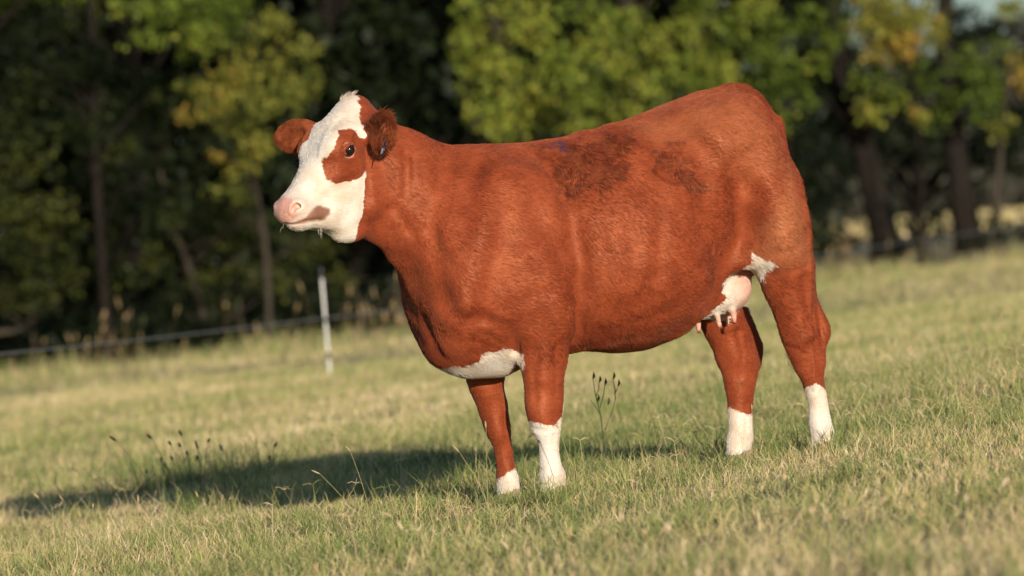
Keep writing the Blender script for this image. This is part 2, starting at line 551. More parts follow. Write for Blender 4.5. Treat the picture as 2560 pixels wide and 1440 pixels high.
# mouth line
mq = [hit(712, 560), hit(742, 560), hit(770, 553), hit(802, 550)]
for k in (0, 1):
    q = [p - i * .001 for p, i in mq]
    if k: q = [mirror_head(p) for p in q]
    add(Chain(q, [.006, .008, .009, .008], n=10, op='sub', k=0.008))
# creases of the hide
for pts, r in (([(1290, 880), (1284, 862), (1270, 846)], .003), ([(1440, 905), (1447, 840), (1452, 780)], .006),
               ([(1075, 575), (1084, 590), (1090, 620)], .007),
               ([(1372, 415), (1398, 455), (1412, 500)], .0045)):
    add(Chain([hit(*p)[0] for p in pts], [r * .5] + [r] * (len(pts) - 2) + [r * .4], n=10, op='sub', k=0.03))

EXTRA = []          # functions that push the surface in (+) or out (-)
DENTS = [(1775, 585, .12, .022), (1800, 670, .08, .016), (1445, 470, .08, .012), (1455, 590, .08, .016), (1455, 720, .07, .014),
         (1092, 650, .055, .018), (1105, 730, .06, .022), (1690, 400, .11, .012), (1870, 470, .06, .010), (1880, 560, .07, .012),
         (1170, 420, .10, .014), (1040, 470, .10, .008), (1285, 830, .05, .008), (1120, 850, .05, .008),
         (1405, 800, .06, -.010), (1330, 640, .09, -.012), (1960, 600, .09, -.014), (1150, 790, .06, -.014), (1830, 360, .07, -.010), (1560, 620, .2, -.010),
         (1985, 850, .03, .006), (2035, 860, .025, .007), (1940, 700, .05, .010)]
DENTS = [(hit(x, y)[0], r, d) for x, y, r, d in DENTS]
STROKES = [   # pixels along a furrow (+) or ridge (-) of the near side, width in pixels, depth in metres
    ([(1128, 365), (1105, 440), (1085, 520), (1076, 580), (1088, 640), (1100, 700), (1112, 760)], 26, .015),
    ([(1340, 385), (1385, 430), (1412, 485), (1430, 540), (1440, 620)], 22, .012),
    ([(1452, 640), (1450, 720), (1447, 790), (1438, 850)], 20, .017),
    ([(1215, 800), (1250, 812), (1280, 840), (1290, 880)], 15, .013),
    ([(1200, 830), (1240, 850), (1275, 865)], 9, .006), ([(1190, 850), (1225, 868)], 8, .004),
    ([(1062, 800), (1078, 845), (1100, 885)], 16, .012),
    ([(1120, 770), (1160, 800), (1200, 800)], 24, .010),
    ([(1760, 520), (1790, 580), (1815, 640), (1835, 680)], 40, .020),
    ([(1830, 430), (1845, 500), (1850, 570), (1850, 630)], 24, .011),
    ([(1880, 262), (1915, 285), (1935, 310)], 15, .012),
    ([(1690, 330), (1740, 360), (1760, 420)], 40, .011),
    ([(2010, 700), (2020, 760), (2035, 810)], 12, .009), ([(2040, 850), (2045, 900), (2050, 940)], 9, .006),
    ([(1012, 380), (1015, 430), (1012, 490)], 8, .004), ([(1030, 390), (1036, 450)], 8, .004), ([(1105, 470), (1110, 520)], 7, .003), ([(990, 520), (1010, 560), (1035, 590)], 12, .006),
    ([(918, 420), (914, 500), (905, 560)], 13, .008),
    ([(1500, 560), (1510, 650), (1508, 740)], 18, .003), ([(1570, 540), (1580, 650), (1575, 760)], 20, .003), ([(1640, 520), (1648, 620), (1640, 740)], 20, .003),
    ([(1340, 880), (1335, 940), (1338, 1000)], 9, .006), ([(1388, 870), (1392, 930), (1387, 990)], 9, .006),
    ([(1325, 1066), (1355, 1078), (1395, 1070)], 7, .004), ([(1350, 1175), (1380, 1178), (1405, 1172)], 6, .003), ([(1386, 1090), (1388, 1160)], 6, .006),
    ([(1845, 830), (1855, 880), (1850, 940)], 9, .007), ([(2052, 980), (2056, 1060)], 6, .005), ([(1868, 1010), (1866, 1080)], 6, .005), ([(1260, 1010), (1262, 1090), (1268, 1150)], 6, .005),
    ([(1960, 860), (1985, 870), (2010, 885)], 8, .004),
    ([(1230, 400), (1220, 500), (1200, 600), (1185, 700)], 30, -.010), ([(1340, 640), (1390, 720), (1400, 790)], 34, -.013), ([(1140, 715), (1160, 755)], 30, -.014),
    ([(1775, 335), (1800, 345)], 28, -.016), ([(1364, 880), (1362, 945)], 20, -.007), ([(1930, 480), (1950, 560), (1955, 640)], 42, -.012), ([(1360, 1018), (1360, 1040)], 22, -.005), ([(1130, 878), (1180, 892)], 28, -.009),
    ([(2000, 800), (2010, 840)], 22, -.006), ([(1835, 880), (1845, 900)], 24, -.006), ([(1235, 1075), (1245, 1085)], 22, -.005),
    # face: cheek bone, groove below the eye, bridge edge
    ([(835, 405), (812, 445), (790, 480)], 9, .005), ([(905, 410), (880, 432), (850, 440)], 10, -.004), ([(800, 470), (835, 492), (870, 490)], 12, -.004), ([(838, 350), (855, 345), (880, 348)], 8, -.005), ([(835, 300), (815, 340), (800, 385)], 9, -.004), ([(845, 300), (862, 290), (880, 300)], 9, .004),
]
STROKES = [(np.array([hit(*p)[0] for p in pts]), w * PXM, d * (1.3 if w > 12 else 1.1)) for pts, w, d in STROKES]
def dents(X):
    o = np.zeros(len(X))
    for pts, w, d in STROKES:
        m = np.where(np.all((X > pts.min(0) - 2.6 * w) & (X < pts.max(0) + 2.6 * w), axis=1))[0]
        if not len(m): continue
        Y = X[m]; d2 = np.full(len(m), 9.0)
        for a, b in zip(pts[:-1], pts[1:]):
            ab = b - a; t = np.clip((Y - a) @ ab / (ab @ ab), 0, 1)
            d2 = np.minimum(d2, ((Y - a - t[:, None] * ab) ** 2).sum(1))
        o[m] += d * np.exp(-d2 / w ** 2)
    for c, r, d in DENTS:
        q = ((X - c) ** 2).sum(1) / r ** 2
        m = q < 6
        o[m] += d * np.exp(-q[m])
    # ribs and loose hide
    a0, a1 = cp(1460, 600, .3)[0], cp(1740, 600, .3)[0]
    s_ = np.clip((X[:, 0] - a1) / (a0 - a1), 0, 1)
    o += 0.0012 * np.sin((X[:, 0] + 0.25 * X[:, 2]) * 62) * np.sin(s_ * math.pi) * np.clip((X[:, 2] - .65) * 5, 0, 1)
    k = np.array([[31, 12, 22], [-17, 25, 35], [42, -8, -19], [12, 33, 50]])
    for j, kk in enumerate(k):
        o += 0.0011 * np.sin(X @ kk + j * 1.7 + 1.5 * np.sin(X @ k[(j + 1) % 4] * .37))
    return o
EXTRA.append(dents)
def sdf_full(X):
    D = sdf(X)
    for f in EXTRA: D = D + f(X)
    return D

def surface_net(vox, lo, hi, B=6):
    nb = np.ceil((hi - lo) / (vox * B)).astype(int)
    N = nb * B
    bc = [lo[i] + (np.arange(nb[i]) + 0.5) * vox * B - 0.5 * vox for i in range(3)]
    G = np.stack(np.meshgrid(*bc, indexing='ij'), -1).reshape(-1, 3)
    Dc = sdf(G).reshape(nb)
    act = np.argwhere(np.abs(Dc) < vox * B * 0.87 + 0.022)
    D = np.repeat(np.repeat(np.repeat(np.where(Dc > 0, 1.0, -1.0).astype(np.float32), B, 0), B, 1), B, 2)
    off = np.stack(np.meshgrid(*[np.arange(B)] * 3, indexing='ij'), -1).reshape(-1, 3)
    for c in range(0, len(act), 4000):
        idx = (act[c:c + 4000, None, :] * B + off[None]).reshape(-1, 3)
        D[idx[:, 0], idx[:, 1], idx[:, 2]] = sdf_full(lo + idx * vox)
    ins = D < 0
    # active cells
    cnt = np.zeros(np.array(D.shape) - 1, np.int8)
    for dx in (0, 1):
        for dy in (0, 1):
            for dz in (0, 1):
                cnt += ins[dx:dx + cnt.shape[0], dy:dy + cnt.shape[1], dz:dz + cnt.shape[2]]
    cells = np.argwhere((cnt > 0) & (cnt < 8))
    vid = np.full(cnt.shape, -1, np.int32); vid[cells[:, 0], cells[:, 1], cells[:, 2]] = np.arange(len(cells))
    corner = np.array([(x, y, z) for x in (0, 1) for y in (0, 1) for z in (0, 1)])
    cv = np.stack([D[cells[:, 0] + c[0], cells[:, 1] + c[1], cells[:, 2] + c[2]] for c in corner], 1)
    acc = np.zeros((len(cells), 3)); n = np.zeros(len(cells))
    for i in range(8):
        for j in range(i + 1, 8):
            if np.abs(corner[i] - corner[j]).sum() != 1: continue
            m = (cv[:, i] < 0) != (cv[:, j] < 0)
            t = cv[m, i] / (cv[m, i] - cv[m, j])
            acc[m] += corner[i] + t[:, None] * (corner[j] - corner[i]); n[m] += 1
    V = lo + (cells + acc / n[:, None]) * vox
    F = []
    for ax in range(3):
        o1, o2 = [(1, 2), (2, 0), (0, 1)][ax]
        sl0 = [slice(None)] * 3; sl1 = [slice(None)] * 3
        sl0[ax] = slice(0, -1); sl1[ax] = slice(1, None)
        e = np.argwhere(ins[tuple(sl0)] != ins[tuple(sl1)])
        e = e[(e[:, o1] > 0) & (e[:, o2] > 0) & (e[:, o1] < cnt.shape[o1]) & (e[:, o2] < cnt.shape[o2])]
        u1 = np.zeros(3, int); u1[o1] = 1; u2 = np.zeros(3, int); u2[o2] = 1
        q = [e - u1 - u2, e - u2, e, e - u1]
        q = np.stack([vid[c[:, 0], c[:, 1], c[:, 2]] for c in q], 1)
        fl = ins[e[:, 0], e[:, 1], e[:, 2]]
        q = np.where(fl[:, None], q, q[:, ::-1])
        F.append(q)
    F = np.concatenate(F)
    return V, F[(F >= 0).all(1)]

VOX = 0.0069
LO = np.array([min(p.lo[0] for p in PR), -0.55, -0.12]); HI = np.array([max(p.hi[0] for p in PR), 0.55, 1.62])
CV, CF = surface_net(VOX, LO, HI)
# keep the one connected body
def largest(V, F):
    lab = np.arange(len(V))
    while True:
        m = lab[F].min(1)
        new = lab.copy(); np.minimum.at(new, F.reshape(-1), np.repeat(m, F.shape[1]))
        new = new[new]
        if (new == lab).all(): break
        lab = new
    v, c = np.unique(lab, return_counts=True)
    keep = lab == v[c.argmax()]
    idx = np.cumsum(keep) - 1
    return V[keep], idx[F[keep[F[:, 0]]]]
CV, CF = largest(CV, CF)
# ------------------------------------------------------------------ cow: coat
def poly_sd(P, poly):
    """signed distance to a polygon, positive inside"""
    poly = np.asarray(poly, float)
    d2 = np.full(len(P), 1e9); ins = np.zeros(len(P), bool)
    for i in range(len(poly)):
        a, b = poly[i], poly[(i + 1) % len(poly)]
        ab = b - a; v = P - a
        t = np.clip(v @ ab / (ab @ ab), 0, 1)
        o = v - t[:, None] * ab
        d2 = np.minimum(d2, (o ** 2).sum(1))
        c = (a[1] <= P[:, 1]) != (b[1] <= P[:, 1])
        x = a[0] + (P[:, 1] - a[1]) / np.where(b[1] == a[1], 1e-9, b[1] - a[1]) * ab[0]
        ins ^= c & (P[:, 0] < x)
    return np.where(ins, 1, -1) * np.sqrt(d2)

def body_poly(pix, l): return np.array([cp(x, y, l)[[0, 2]] for x, y in pix])
def hit_poly(pix): return np.array([hit(x, y)[0][[0, 2]] for x, y in pix])
def head_poly(pix): return np.array([to_head(hit(x, y, True)[0])[[0, 2]] for x, y in pix])

_ns = np.random.default_rng(3)
def wob(P, freq, seed=0, oct=2):
    """smooth pseudo noise in -1..1"""
    r = np.random.default_rng(seed)
    out = np.zeros(len(P)); amp = 1.0
    for o in range(oct):
        for _ in range(5):
            k = r.normal(size=3); k *= freq * (2 ** o) * (0.6 + 0.8 * r.random()) / np.linalg.norm(k)
            out += amp * np.sin(P @ k + r.random() * 6.28) / 3.2
        amp *= 0.5
    return out

def coat(P):
    """colouring of the hide at points in cow coordinates: signed distance of the white, tint, pink, wet"""
    n = len(P)
    Q = to_head(P)
    a_z = P[:, [0, 2]]; l = P[:, 1]
    white = np.full(n, -0.06)
    hd = P[:, 0] > cp(960, 450)[0]
    # face
    m = np.where(hd)[0]
    fz = Q[m][:, [0, 2]]
    earw = np.abs(Q[m][:, 1])
    w = np.minimum(poly_sd(fz, FACE_WHITE), -(poly_sd(fz, EYE_PATCH)))
    e = np.zeros(len(m))
    for s_ in (1, -1):
        b, t, B = EAR[s_]
        ax = t - b; L = np.linalg.norm(ax)
        v = Q[m] - b; tt = v @ ax / L / L
        rr = np.linalg.norm(v - tt[:, None] * ax, axis=1)
        e = np.maximum(e, (sstep(0.20, 0.36, tt) if s_ > 0 else sstep(.02, .12, tt)) * (rr < 0.085) * (tt < 1.3))
    white[m] = np.where(e > 0, np.minimum(w, 0.02 - e * 0.3), w)
    ear = np.zeros(n); ear[m] = e
    # brisket, flank, legs, udder
    def put(mask, poly):
        mm = np.where(mask)[0]
        white[mm] = np.maximum(white[mm], poly_sd(a_z[mm], poly))
    zl = P[:, 2]
    bris = body_poly([(1080, 907), (1117, 915), (1143, 917), (1160, 913), (1173, 917), (1197, 903), (1203, 887), (1217, 880), (1237, 880), (1250, 872), (1277, 872), (1296, 888), (1297, 960), (1075, 960)], 0.16)
    put((zl > 0.30) & (zl < 0.7) & (l > -0.06), bris)
    put((l > 0.1) & (zl > .3), body_poly([(1869, 630), (1890, 648), (1916, 662), (1908, 676), (1910, 717), (1928, 749), (1938, 781), (1925, 800), (1890, 775), (1855, 750), (1805, 715), (1826, 688), (1847, 677), (1871, 660)], 0.2))
    put((np.linalg.norm((P - (cp(1795, 738, -.02))) / np.array([.16, .135, .12]), axis=1) < 1.05) & (zl < cp(1838, 670)[2]), body_poly([(1838, 660), (1806, 712), (1784, 752), (1750, 782), (1700, 812), (1740, 850), (1850, 850), (1890, 770), (1890, 660)], 0.0))
    low = zl < 0.5
    put(low & (l > 0.04) & (P[:, 0] > 0), body_poly([(1290, 1040), (1320, 1052), (1345, 1060), (1370, 1064), (1385, 1052), (1398, 1040), (1401, 1010), (1407, 978), (1440, 970), (1440, 1300), (1280, 1300)], 0.19))
    put(low & (l < -0.04) & (P[:, 0] > 0), body_poly([(1225, 1215), (1262, 1180), (1280, 1168), (1290, 1180), (1293, 1205), (1292, 1290), (1225, 1290)], -0.16))
    put(low & (l > 0.04) & (P[:, 0] < 0), body_poly([(1990, 980), (2012, 968), (2028, 958), (2045, 966), (2068, 978), (2140, 990), (2140, 1300), (1980, 1300)], 0.175))
    put(low & (l < -0.04) & (P[:, 0] < 0), body_poly([(1780, 1000), (1815, 1012), (1835, 1028), (1860, 1036), (1885, 1030), (1920, 1030), (1920, 1300), (1780, 1300)], -0.165))
    # pink skin: nose, lids, teats, udder
    pink = np.zeros(n)
    nz = NOSE_C
    dn = np.linalg.norm((Q - nz) / np.array([0.062, 0.085, 0.058]), axis=1)
    pink = np.maximum(pink, 1 - sstep(0.82, 1.05, dn + 0.08 * wob(P, 60, 5)))
    pink = np.maximum(pink, .28 * (1 - sstep(0.9, 1.9, dn + 0.2 * wob(P, 40, 6))))
    for c, i in EYEC:
        pink = np.maximum(pink, 0.85 * (1 - sstep(EYER + .003, EYER + .009, np.linalg.norm(P - c, axis=1))))
    for (x0, y0), (x1, y1), tl in TEATS:
        pink = np.maximum(pink, 1 - sstep(0.018, 0.034, np.linalg.norm(P - (cp(x0, y0, tl) + cp(x1, y1, tl)) / 2, axis=1)))
    du = np.linalg.norm((P - UD) / np.array([.125, .145, .13]), axis=1)
    pink = np.maximum(pink, 0.80 * (1 - sstep(0.80, 1.02, du)) * (0.60 + .40 * sstep(cp(1790, 700)[0], cp(1840, 700)[0], P[:, 0])))
    # lip patch
    lip = np.zeros(n)
    lip[m] = sstep(-0.006, 0.008, poly_sd(fz, LIP) + 0.004 * wob(P[m], 90, 8)) * (earw > 0.02)
    # wet and rubbed hair on the back
    nb = wob(P, 22, 11, 3)
    wet = np.clip(np.where(l > 0, np.maximum(poly_sd(a_z, WET_A), poly_sd(a_z, WET_B)), -.1), -.1, .1)
    light = np.maximum(sstep(-0.05, 0.05, poly_sd(a_z, PALE) + 0.01 * nb), .6 * sstep(-.09, .08, poly_sd(a_z, PALE2) + .02 * nb)) * (l > -.1)
    return white, pink, ear, lip, wet, light

FACE_WHITE = head_poly([(893, 254), (903, 268), (898, 292), (903, 322), (914, 345), (926, 372), (927, 400), (920, 425), (916, 468), (912, 505), (910, 542), (896, 572), (888, 598)])
_f0 = FACE_WHITE.copy()
FACE_WHITE = np.concatenate([[[_f0[0, 0] - .03, 0.4], [_f0[0, 0] - .022, _f0[0, 1] + .012]], _f0, [[_f0[-1, 0] - 0.02, -0.6], [0.8, -0.6], [0.8, 0.4]]])
EYE_PATCH = head_poly([(846, 326), (866, 323), (885, 325), (895, 345), (906, 346), (918, 346), (945, 345), (945, 415), (920, 425), (908, 438), (891, 450), (866, 453), (838, 459), (820, 450), (811, 432), (808, 405), (820, 387), (836, 365), (842, 347)])
LIP = head_poly([(778, 525), (790, 512), (800, 510), (812, 517), (824, 522), (822, 536), (812, 546), (800, 551), (780, 555), (755, 560), (722, 563), (715, 557), (745, 551), (765, 540)])
NOSE_C = to_head(hit(722, 525)[0]) * (1, 0, 1) + np.array([-.005, 0, 0])
WET_A = hit_poly([(1345, 372), (1440, 352), (1520, 335), (1590, 345), (1570, 400), (1570, 450), (1510, 480), (1450, 480), (1420, 505), (1395, 470), (1370, 420)])
WET_B = hit_poly([(1640, 370), (1700, 360), (1735, 410), (1755, 440), (1775, 480), (1740, 490), (1690, 470), (1660, 450), (1620, 430)])
PALE = hit_poly([(1970, 405), (1985, 460), (2005, 530), (2020, 660), (1915, 665), (1880, 640), (1900, 580), (1940, 520)])
PALE2 = hit_poly([(1600, 320), (1690, 280), (1750, 255), (1830, 232), (1900, 262), (1935, 330), (1955, 420), (1880, 420), (1800, 390), (1740, 350), (1650, 350)])
PAINT = hit(1402, 366)[0]

cow = empty('cow', CO)
cow.rotation_euler.z = math.atan2(CH[1], CH[0])
tag(cow, 'red brown cow with white face, brown eye patch and white socks standing in pasture', 'cow')

def coat_material(name, hair):
    t = NT(name)
    P = t.new('TexCoord').outputs['Object']
    white, pink, ear, lip, wet, light = (t.attr(x).outputs['Fac'] for x in ('white', 'pink', 'ear', 'lip', 'wet', 'light'))
    n1 = t.noise(9, 3, P).outputs['Fac']; n2 = t.noise(140, 3, P).outputs['Fac']; n3 = t.noise(38, 2, P).outputs['Fac']
    base = t.ramp(n1, [(0.28, (.180, .0345, .0125)), (0.52, (.226, .0455, .0165)), (0.76, (.275, .062, .0230))])
    mp0 = t.new('Mapping'); mp0.inputs['Rotation'].default_value = (0, R(25), 0); mp0.inputs['Scale'].default_value = (26, 120, 130); t.link(P, mp0.inputs['Vector'])
    n2 = t.noise(1.0, 3, mp0.outputs[0]).outputs['Fac']
    fine = t.ramp(n2, [(0.25, (.76, .74, .72)), (0.55, (1, 1, 1)), (0.8, (1.16, 1.15, 1.13))])
    c = t.mix(1.0, base, fine, 'MULTIPLY')
    c = t.mix(t.math('MULTIPLY', light, 0.50), c, (.40, .155, .068))
    wn_ = t.noise(17, 5, P, .62).outputs['Fac']; wn2 = t.noise(52, 4, P, .6).outputs['Fac']
    we = t.math('ADD', t.math('ADD', wet, t.math('MULTIPLY', t.math('SUBTRACT', wn_, .53), .36)), t.math('MULTIPLY', t.math('SUBTRACT', wn2, .5), .10))
    wr_ = t.new('MapRange'); wr_.interpolation_type = 'SMOOTHSTEP'; wr_.inputs['From Min'].default_value = -.012; wr_.inputs['From Max'].default_value = .022; t.link(we, wr_.inputs['Value'])
    c = t.mix(t.math('MULTIPLY', wr_.outputs[0], t.math('MULTIPLY_ADD', wn2, 1.4, -.16, clamp=True)), c, (.085, .021, .010))
    c = t.mix(t.math('MULTIPLY', ear, 0.55), c, t.ramp(n3, [(.3, (.12, .034, .014)), (.65, (.31, .095, .036))]))
    # dark underline of the belly comes from light; dirt specks
    v = t.new('TexVoronoi'); v.inputs['Scale'].default_value = 16; t.link(P, v.inputs['Vector'])
    spk = t.math('MULTIPLY', t.math('LESS_THAN', v.outputs['Distance'], 0.05), t.math('GREATER_THAN', t.noise(3.0, 2, P).outputs['Fac'], 0.52))
    c = t.mix(t.math('MULTIPLY', spk, 0.8), c, (.03, .02, .015))
    # white patches with an uneven hair edge
    e = t.math('ADD', white, t.math('MULTIPLY', t.math('SUBTRACT', n3, 0.5), 0.014))
    e = t.math('ADD', e, t.math('MULTIPLY', t.math('SUBTRACT', n2, 0.5), 0.010))
    wf = t.new('MapRange'); wf.interpolation_type = 'SMOOTHSTEP'
    wf.inputs['From Min'].default_value = -0.002; wf.inputs['From Max'].default_value = 0.003
    t.link(e, wf.inputs['Value'])
    wcol = t.ramp(n1, [(0.3, (.55, .44, .34)), (0.5, (.62, .555, .475)), (0.7, (.66, .615, .555))])
    wcol = t.mix(0.35, wcol, t.mix(1.0, wcol, fine, 'MULTIPLY'))
    c = t.mix(wf.outputs[0], c, wcol)
    c = t.mix(t.math('MULTIPLY', lip, 0.92), c, (.17, .055, .025))
    pk = t.ramp(t.noise(60, 3, P).outputs['Fac'], [(0.3, (.52, .25, .19)), (0.7, (.70, .39, .31))])
    c = t.mix(pink, c, pk)
    # blue marking paint on the back
    g = t.new('VectorMath'); g.operation = 'DISTANCE'; t.link(P, g.inputs[0]); g.inputs[1].default_value = tuple(PAINT)
    pf = t.math('SUBTRACT', t.math('ADD', 0.045, t.math('MULTIPLY', t.math('SUBTRACT', n3, 0.5), 0.25)), g.outputs['Value'])
    pf = t.math('MULTIPLY', t.math('MULTIPLY', pf, 18, clamp=True), 0.75, clamp=True)
    c = t.mix(pf, c, (.035, .02, .065))
    if hair:
        c = t.mix(t.math('SUBTRACT', 1.0, t.math('MULTIPLY', wf.outputs[0], .6)), c, t.ramp(t.attr('rnd').outputs['Fac'], [(0, (.70, .68, .66)), (.5, (1.02, 1.02, 1.02)), (1, (1.28, 1.32, 1.38))]), 'MULTIPLY')
    t.link(c, t.b.inputs['Base Color'])
    t.set(Roughness=0.45 if hair else 0.50)
    t.b.inputs['Specular IOR Level'].default_value = 0.45 if hair else 0.42
    t.link(t.mix(wf.outputs[0], (1.0, .50, .30), (1, .92, .82)), t.b.inputs['Specular Tint'])
    t.b.inputs['Sheen Weight'].default_value = 0.0 if hair else 0.06
    if not hair:
        t.b.inputs['Subsurface Weight'].default_value = 0.0
        bp = t.new('Bump'); bp.inputs['Strength'].default_value = 0.32; bp.inputs['Distance'].default_value = 0.006
        mp = t.new('Mapping'); mp.inputs['Rotation'].default_value = (0, R(25), 0); mp.inputs['Scale'].default_value = (28, 110, 150); t.link(P, mp.inputs['Vector'])
        st = t.noise(1.0, 3, mp.outputs[0]).outputs['Fac']
        hh = t.math('ADD', t.math('MULTIPLY', st, 1.1), t.math('MULTIPLY', n3, .45))
        t.link(hh, bp.inputs['Height']); t.link(bp.outputs[0], t.b.inputs['Normal'])
    return t.m

SKIN = coat_material('hide', False)
body = mesh_obj('body', CV, CF, SKIN, cow)
_ct = coat(CV)
for nme, val in zip(('white', 'pink', 'ear', 'lip', 'wet', 'light'), _ct):
    attr(body, nme, val)

# ---- short hair over the hide
me = body.data
NRM = np.empty(len(CV) * 3, np.float32); me.vertices.foreach_get('normal', NRM); NRM = NRM.reshape(-1, 3).astype(float)
tri = np.concatenate([CF[:, [0, 1, 2]], CF[:, [0, 2, 3]]])
ta = np.linalg.norm(np.cross(CV[tri[:, 1]] - CV[tri[:, 0]], CV[tri[:, 2]] - CV[tri[:, 0]]), axis=1) / 2
tc = CV[tri].mean(1)
e_tri = _ct[2][tri].mean(1); pk_tri = _ct[1][tri].mean(1)
wgt = ta * (1 + 11 * e_tri) * np.where((_ct[0][tri].mean(1) > 0) & (tc[:, 2] > .9), .5, 1.0) * np.where(pk_tri > 0.4, 0.03, 1.0) * np.where(tc[:, 2] < 0.03, 0, 1)
for ctr_, i_ in EYEC: wgt *= np.linalg.norm(tc - ctr_, axis=1) > EYER + .007
wgt *= np.where(NRM[tri[:, 0]][:, 1] < -0.35, 0.35, 1.0)          # the far side is thinner
NH = 170000
ti = rng.choice(len(tri), NH, p=wgt / wgt.sum())
b = rng.random((NH, 2)); fl = b.sum(1) > 1; b[fl] = 1 - b[fl]
bw = np.stack([1 - b.sum(1), b[:, 0], b[:, 1]], 1)
HR = np.einsum('ij,ijk->ik', bw, CV[tri[ti]])
HN = np.einsum('ij,ijk->ik', bw, NRM[tri[ti]]); HN /= np.linalg.norm(HN, axis=1)[:, None]
hat = [np.einsum('ij,ij->i', bw, v[tri[ti]]) for v in _ct]
white_h, pink_h, ear_h, lip_h, wet_h, light_h = hat
wet_h = sstep(-.01, .03, wet_h)
fu_c = from_head(FU) - from_head(np.zeros(3))
flow = np.tile(np.array([-1.0, 0, -0.42]), (NH, 1))
zf = HR[:, 2]
legw = sstep(0.62, 0.45, zf)[:, None]
flow = flow * (1 - legw) + np.array([-0.12, 0, -1.0]) * legw
nk = sstep(cp(1180, 500)[0], cp(1020, 500)[0], HR[:, 0])[:, None]
flow = flow * (1 - nk) + np.array([-0.65, 0, -0.75]) * nk
hw_ = ((HR[:, 0] > cp(935, 450)[0]))[:, None]
flow = np.where(hw_, -fu_c * 0.6 + np.array([-0.5, 0, -0.35]), flow)
sw = np.stack([wob(HR, 7, 21), wob(HR, 7, 22), wob(HR, 7, 23)], 1) * 0.35 + np.stack([wob(HR, 45, 24), wob(HR, 45, 25), wob(HR, 45, 26)], 1) * (0.16 + 1.1 * wet_h[:, None])
flow = flow / np.linalg.norm(flow, axis=1)[:, None] + sw + rng.normal(size=(NH, 3)) * 0.10
for s_ in (1, -1):
    bb, tt_, BB = EAR[s_]
    Eb, Et = from_head(bb), from_head(tt_)
    ax = Et - Eb; Ln = np.linalg.norm(ax)
    v = HR - Eb; q = v @ ax / Ln / Ln
    rad = v - q[:, None] * ax; rl = np.linalg.norm(rad, axis=1)
    isE = (ear_h > 0.05) & (np.linalg.norm(HR - (Eb + Et) / 2, axis=1) < 0.2)
    ef = ax / Ln * (.7 if s_ > 0 else 1.2) + rad / np.maximum(rl, 1e-3)[:, None] * (.40 if s_ > 0 else .25) + np.array([0, 0, -0.45 if s_ > 0 else -.2]) + np.stack([wob(HR, 70, 61), wob(HR, 70, 62), wob(HR, 70, 63)], 1) * .6 + rng.normal(size=(NH, 3)) * 0.25
    flow = np.where(isE[:, None], ef, flow)
flow -= HN * np.einsum('ij,ij->i', flow, HN)[:, None]
flow /= np.maximum(np.linalg.norm(flow, axis=1), 1e-6)[:, None]
hl = 0.018 * np.ones(NH)
hl = np.where(hw_[:, 0], 0.008, hl)
hl = np.where(zf < 0.5, 0.010, hl)
hl = hl * (1 - ear_h) + np.where(HR[:, 1] > from_head(np.array([[0, 0.0, 0]]))[0, 1], .040, .024) * ear_h
tuft = np.linalg.norm(HR - from_head(face(862, 240, .01)), axis=1) < 0.032
hl = np.where(tuft, 0.030, hl)
thd = np.linalg.norm(HR - cp(1850, 222), axis=1) < 0.13
hl = np.where(thd & (HN[:, 2] > .2), 0.022, hl)
hl = hl * np.where(wet_h > .4, 1.25, 1.0) * (0.6 + 0.8 * rng.random(NH)) * np.where(pink_h > 0.3, 0.5, 1.0)
lift = 0.07 + 0.35 * ear_h + .10 * np.clip(wob(HR, 16, 81), 0, 1) + 0.5 * tuft + 0.07 * rng.random(NH) + 0.3 * wet_h * rng.random(NH) + 0.25 * thd * (HN[:, 2] > .2)
d0 = flow + HN * lift[:, None]; d0 /= np.linalg.norm(d0, axis=1)[:, None]
d1 = flow + HN * (lift * 0.35)[:, None] + np.array([0, 0, -0.25]) * (ear_h[:, None] + .15) + rng.normal(size=(NH, 3)) * 0.08; d1 /= np.linalg.norm(d1, axis=1)[:, None]
HP4 = np.stack([HR - HN * 0.001, HR + d0 * (hl * .36)[:, None], HR + d0 * (hl * .36)[:, None] + d1 * (hl * .34)[:, None],
                HR + d0 * (hl * .36)[:, None] + d1 * (hl * .34)[:, None] + (d1 + np.array([0, 0, -.12])) * (hl * .30)[:, None]], 1)
hc = bpy.data.hair_curves.new('coat_hair')
hc.add_curves([4] * NH)
hc.attributes['position'].data.foreach_set('vector', HP4.astype(np.float32).reshape(-1))
ra = hc.attributes.get('radius') or hc.attributes.new('radius', 'FLOAT', 'POINT')
rr = (0.00060 * (0.75 + 0.5 * rng.random(NH)) * (1 + 0.4 * ear_h))[:, None] * np.array([1.0, 0.9, 0.65, 0.12])
ra.data.foreach_set('value', rr.astype(np.float32).reshape(-1))
for nme, val in zip(('white', 'pink', 'ear', 'lip', 'wet', 'light'), hat):
    a_ = hc.attributes.new(nme, 'FLOAT', 'CURVE'); a_.data.foreach_set('value', val.astype(np.float32))
a_ = hc.attributes.new('rnd', 'FLOAT', 'CURVE')
a_.data.foreach_set('value', np.clip(0.5 + 0.30 * rng.normal(size=NH) + .18 * wob(HR, 120, 71), 0, 1).astype(np.float32))
hc.materials.append(coat_material('coat_hair', True))
hair = link(bpy.data.objects.new('coat_hair', hc), cow)
hair['kind'] = 'stuff'

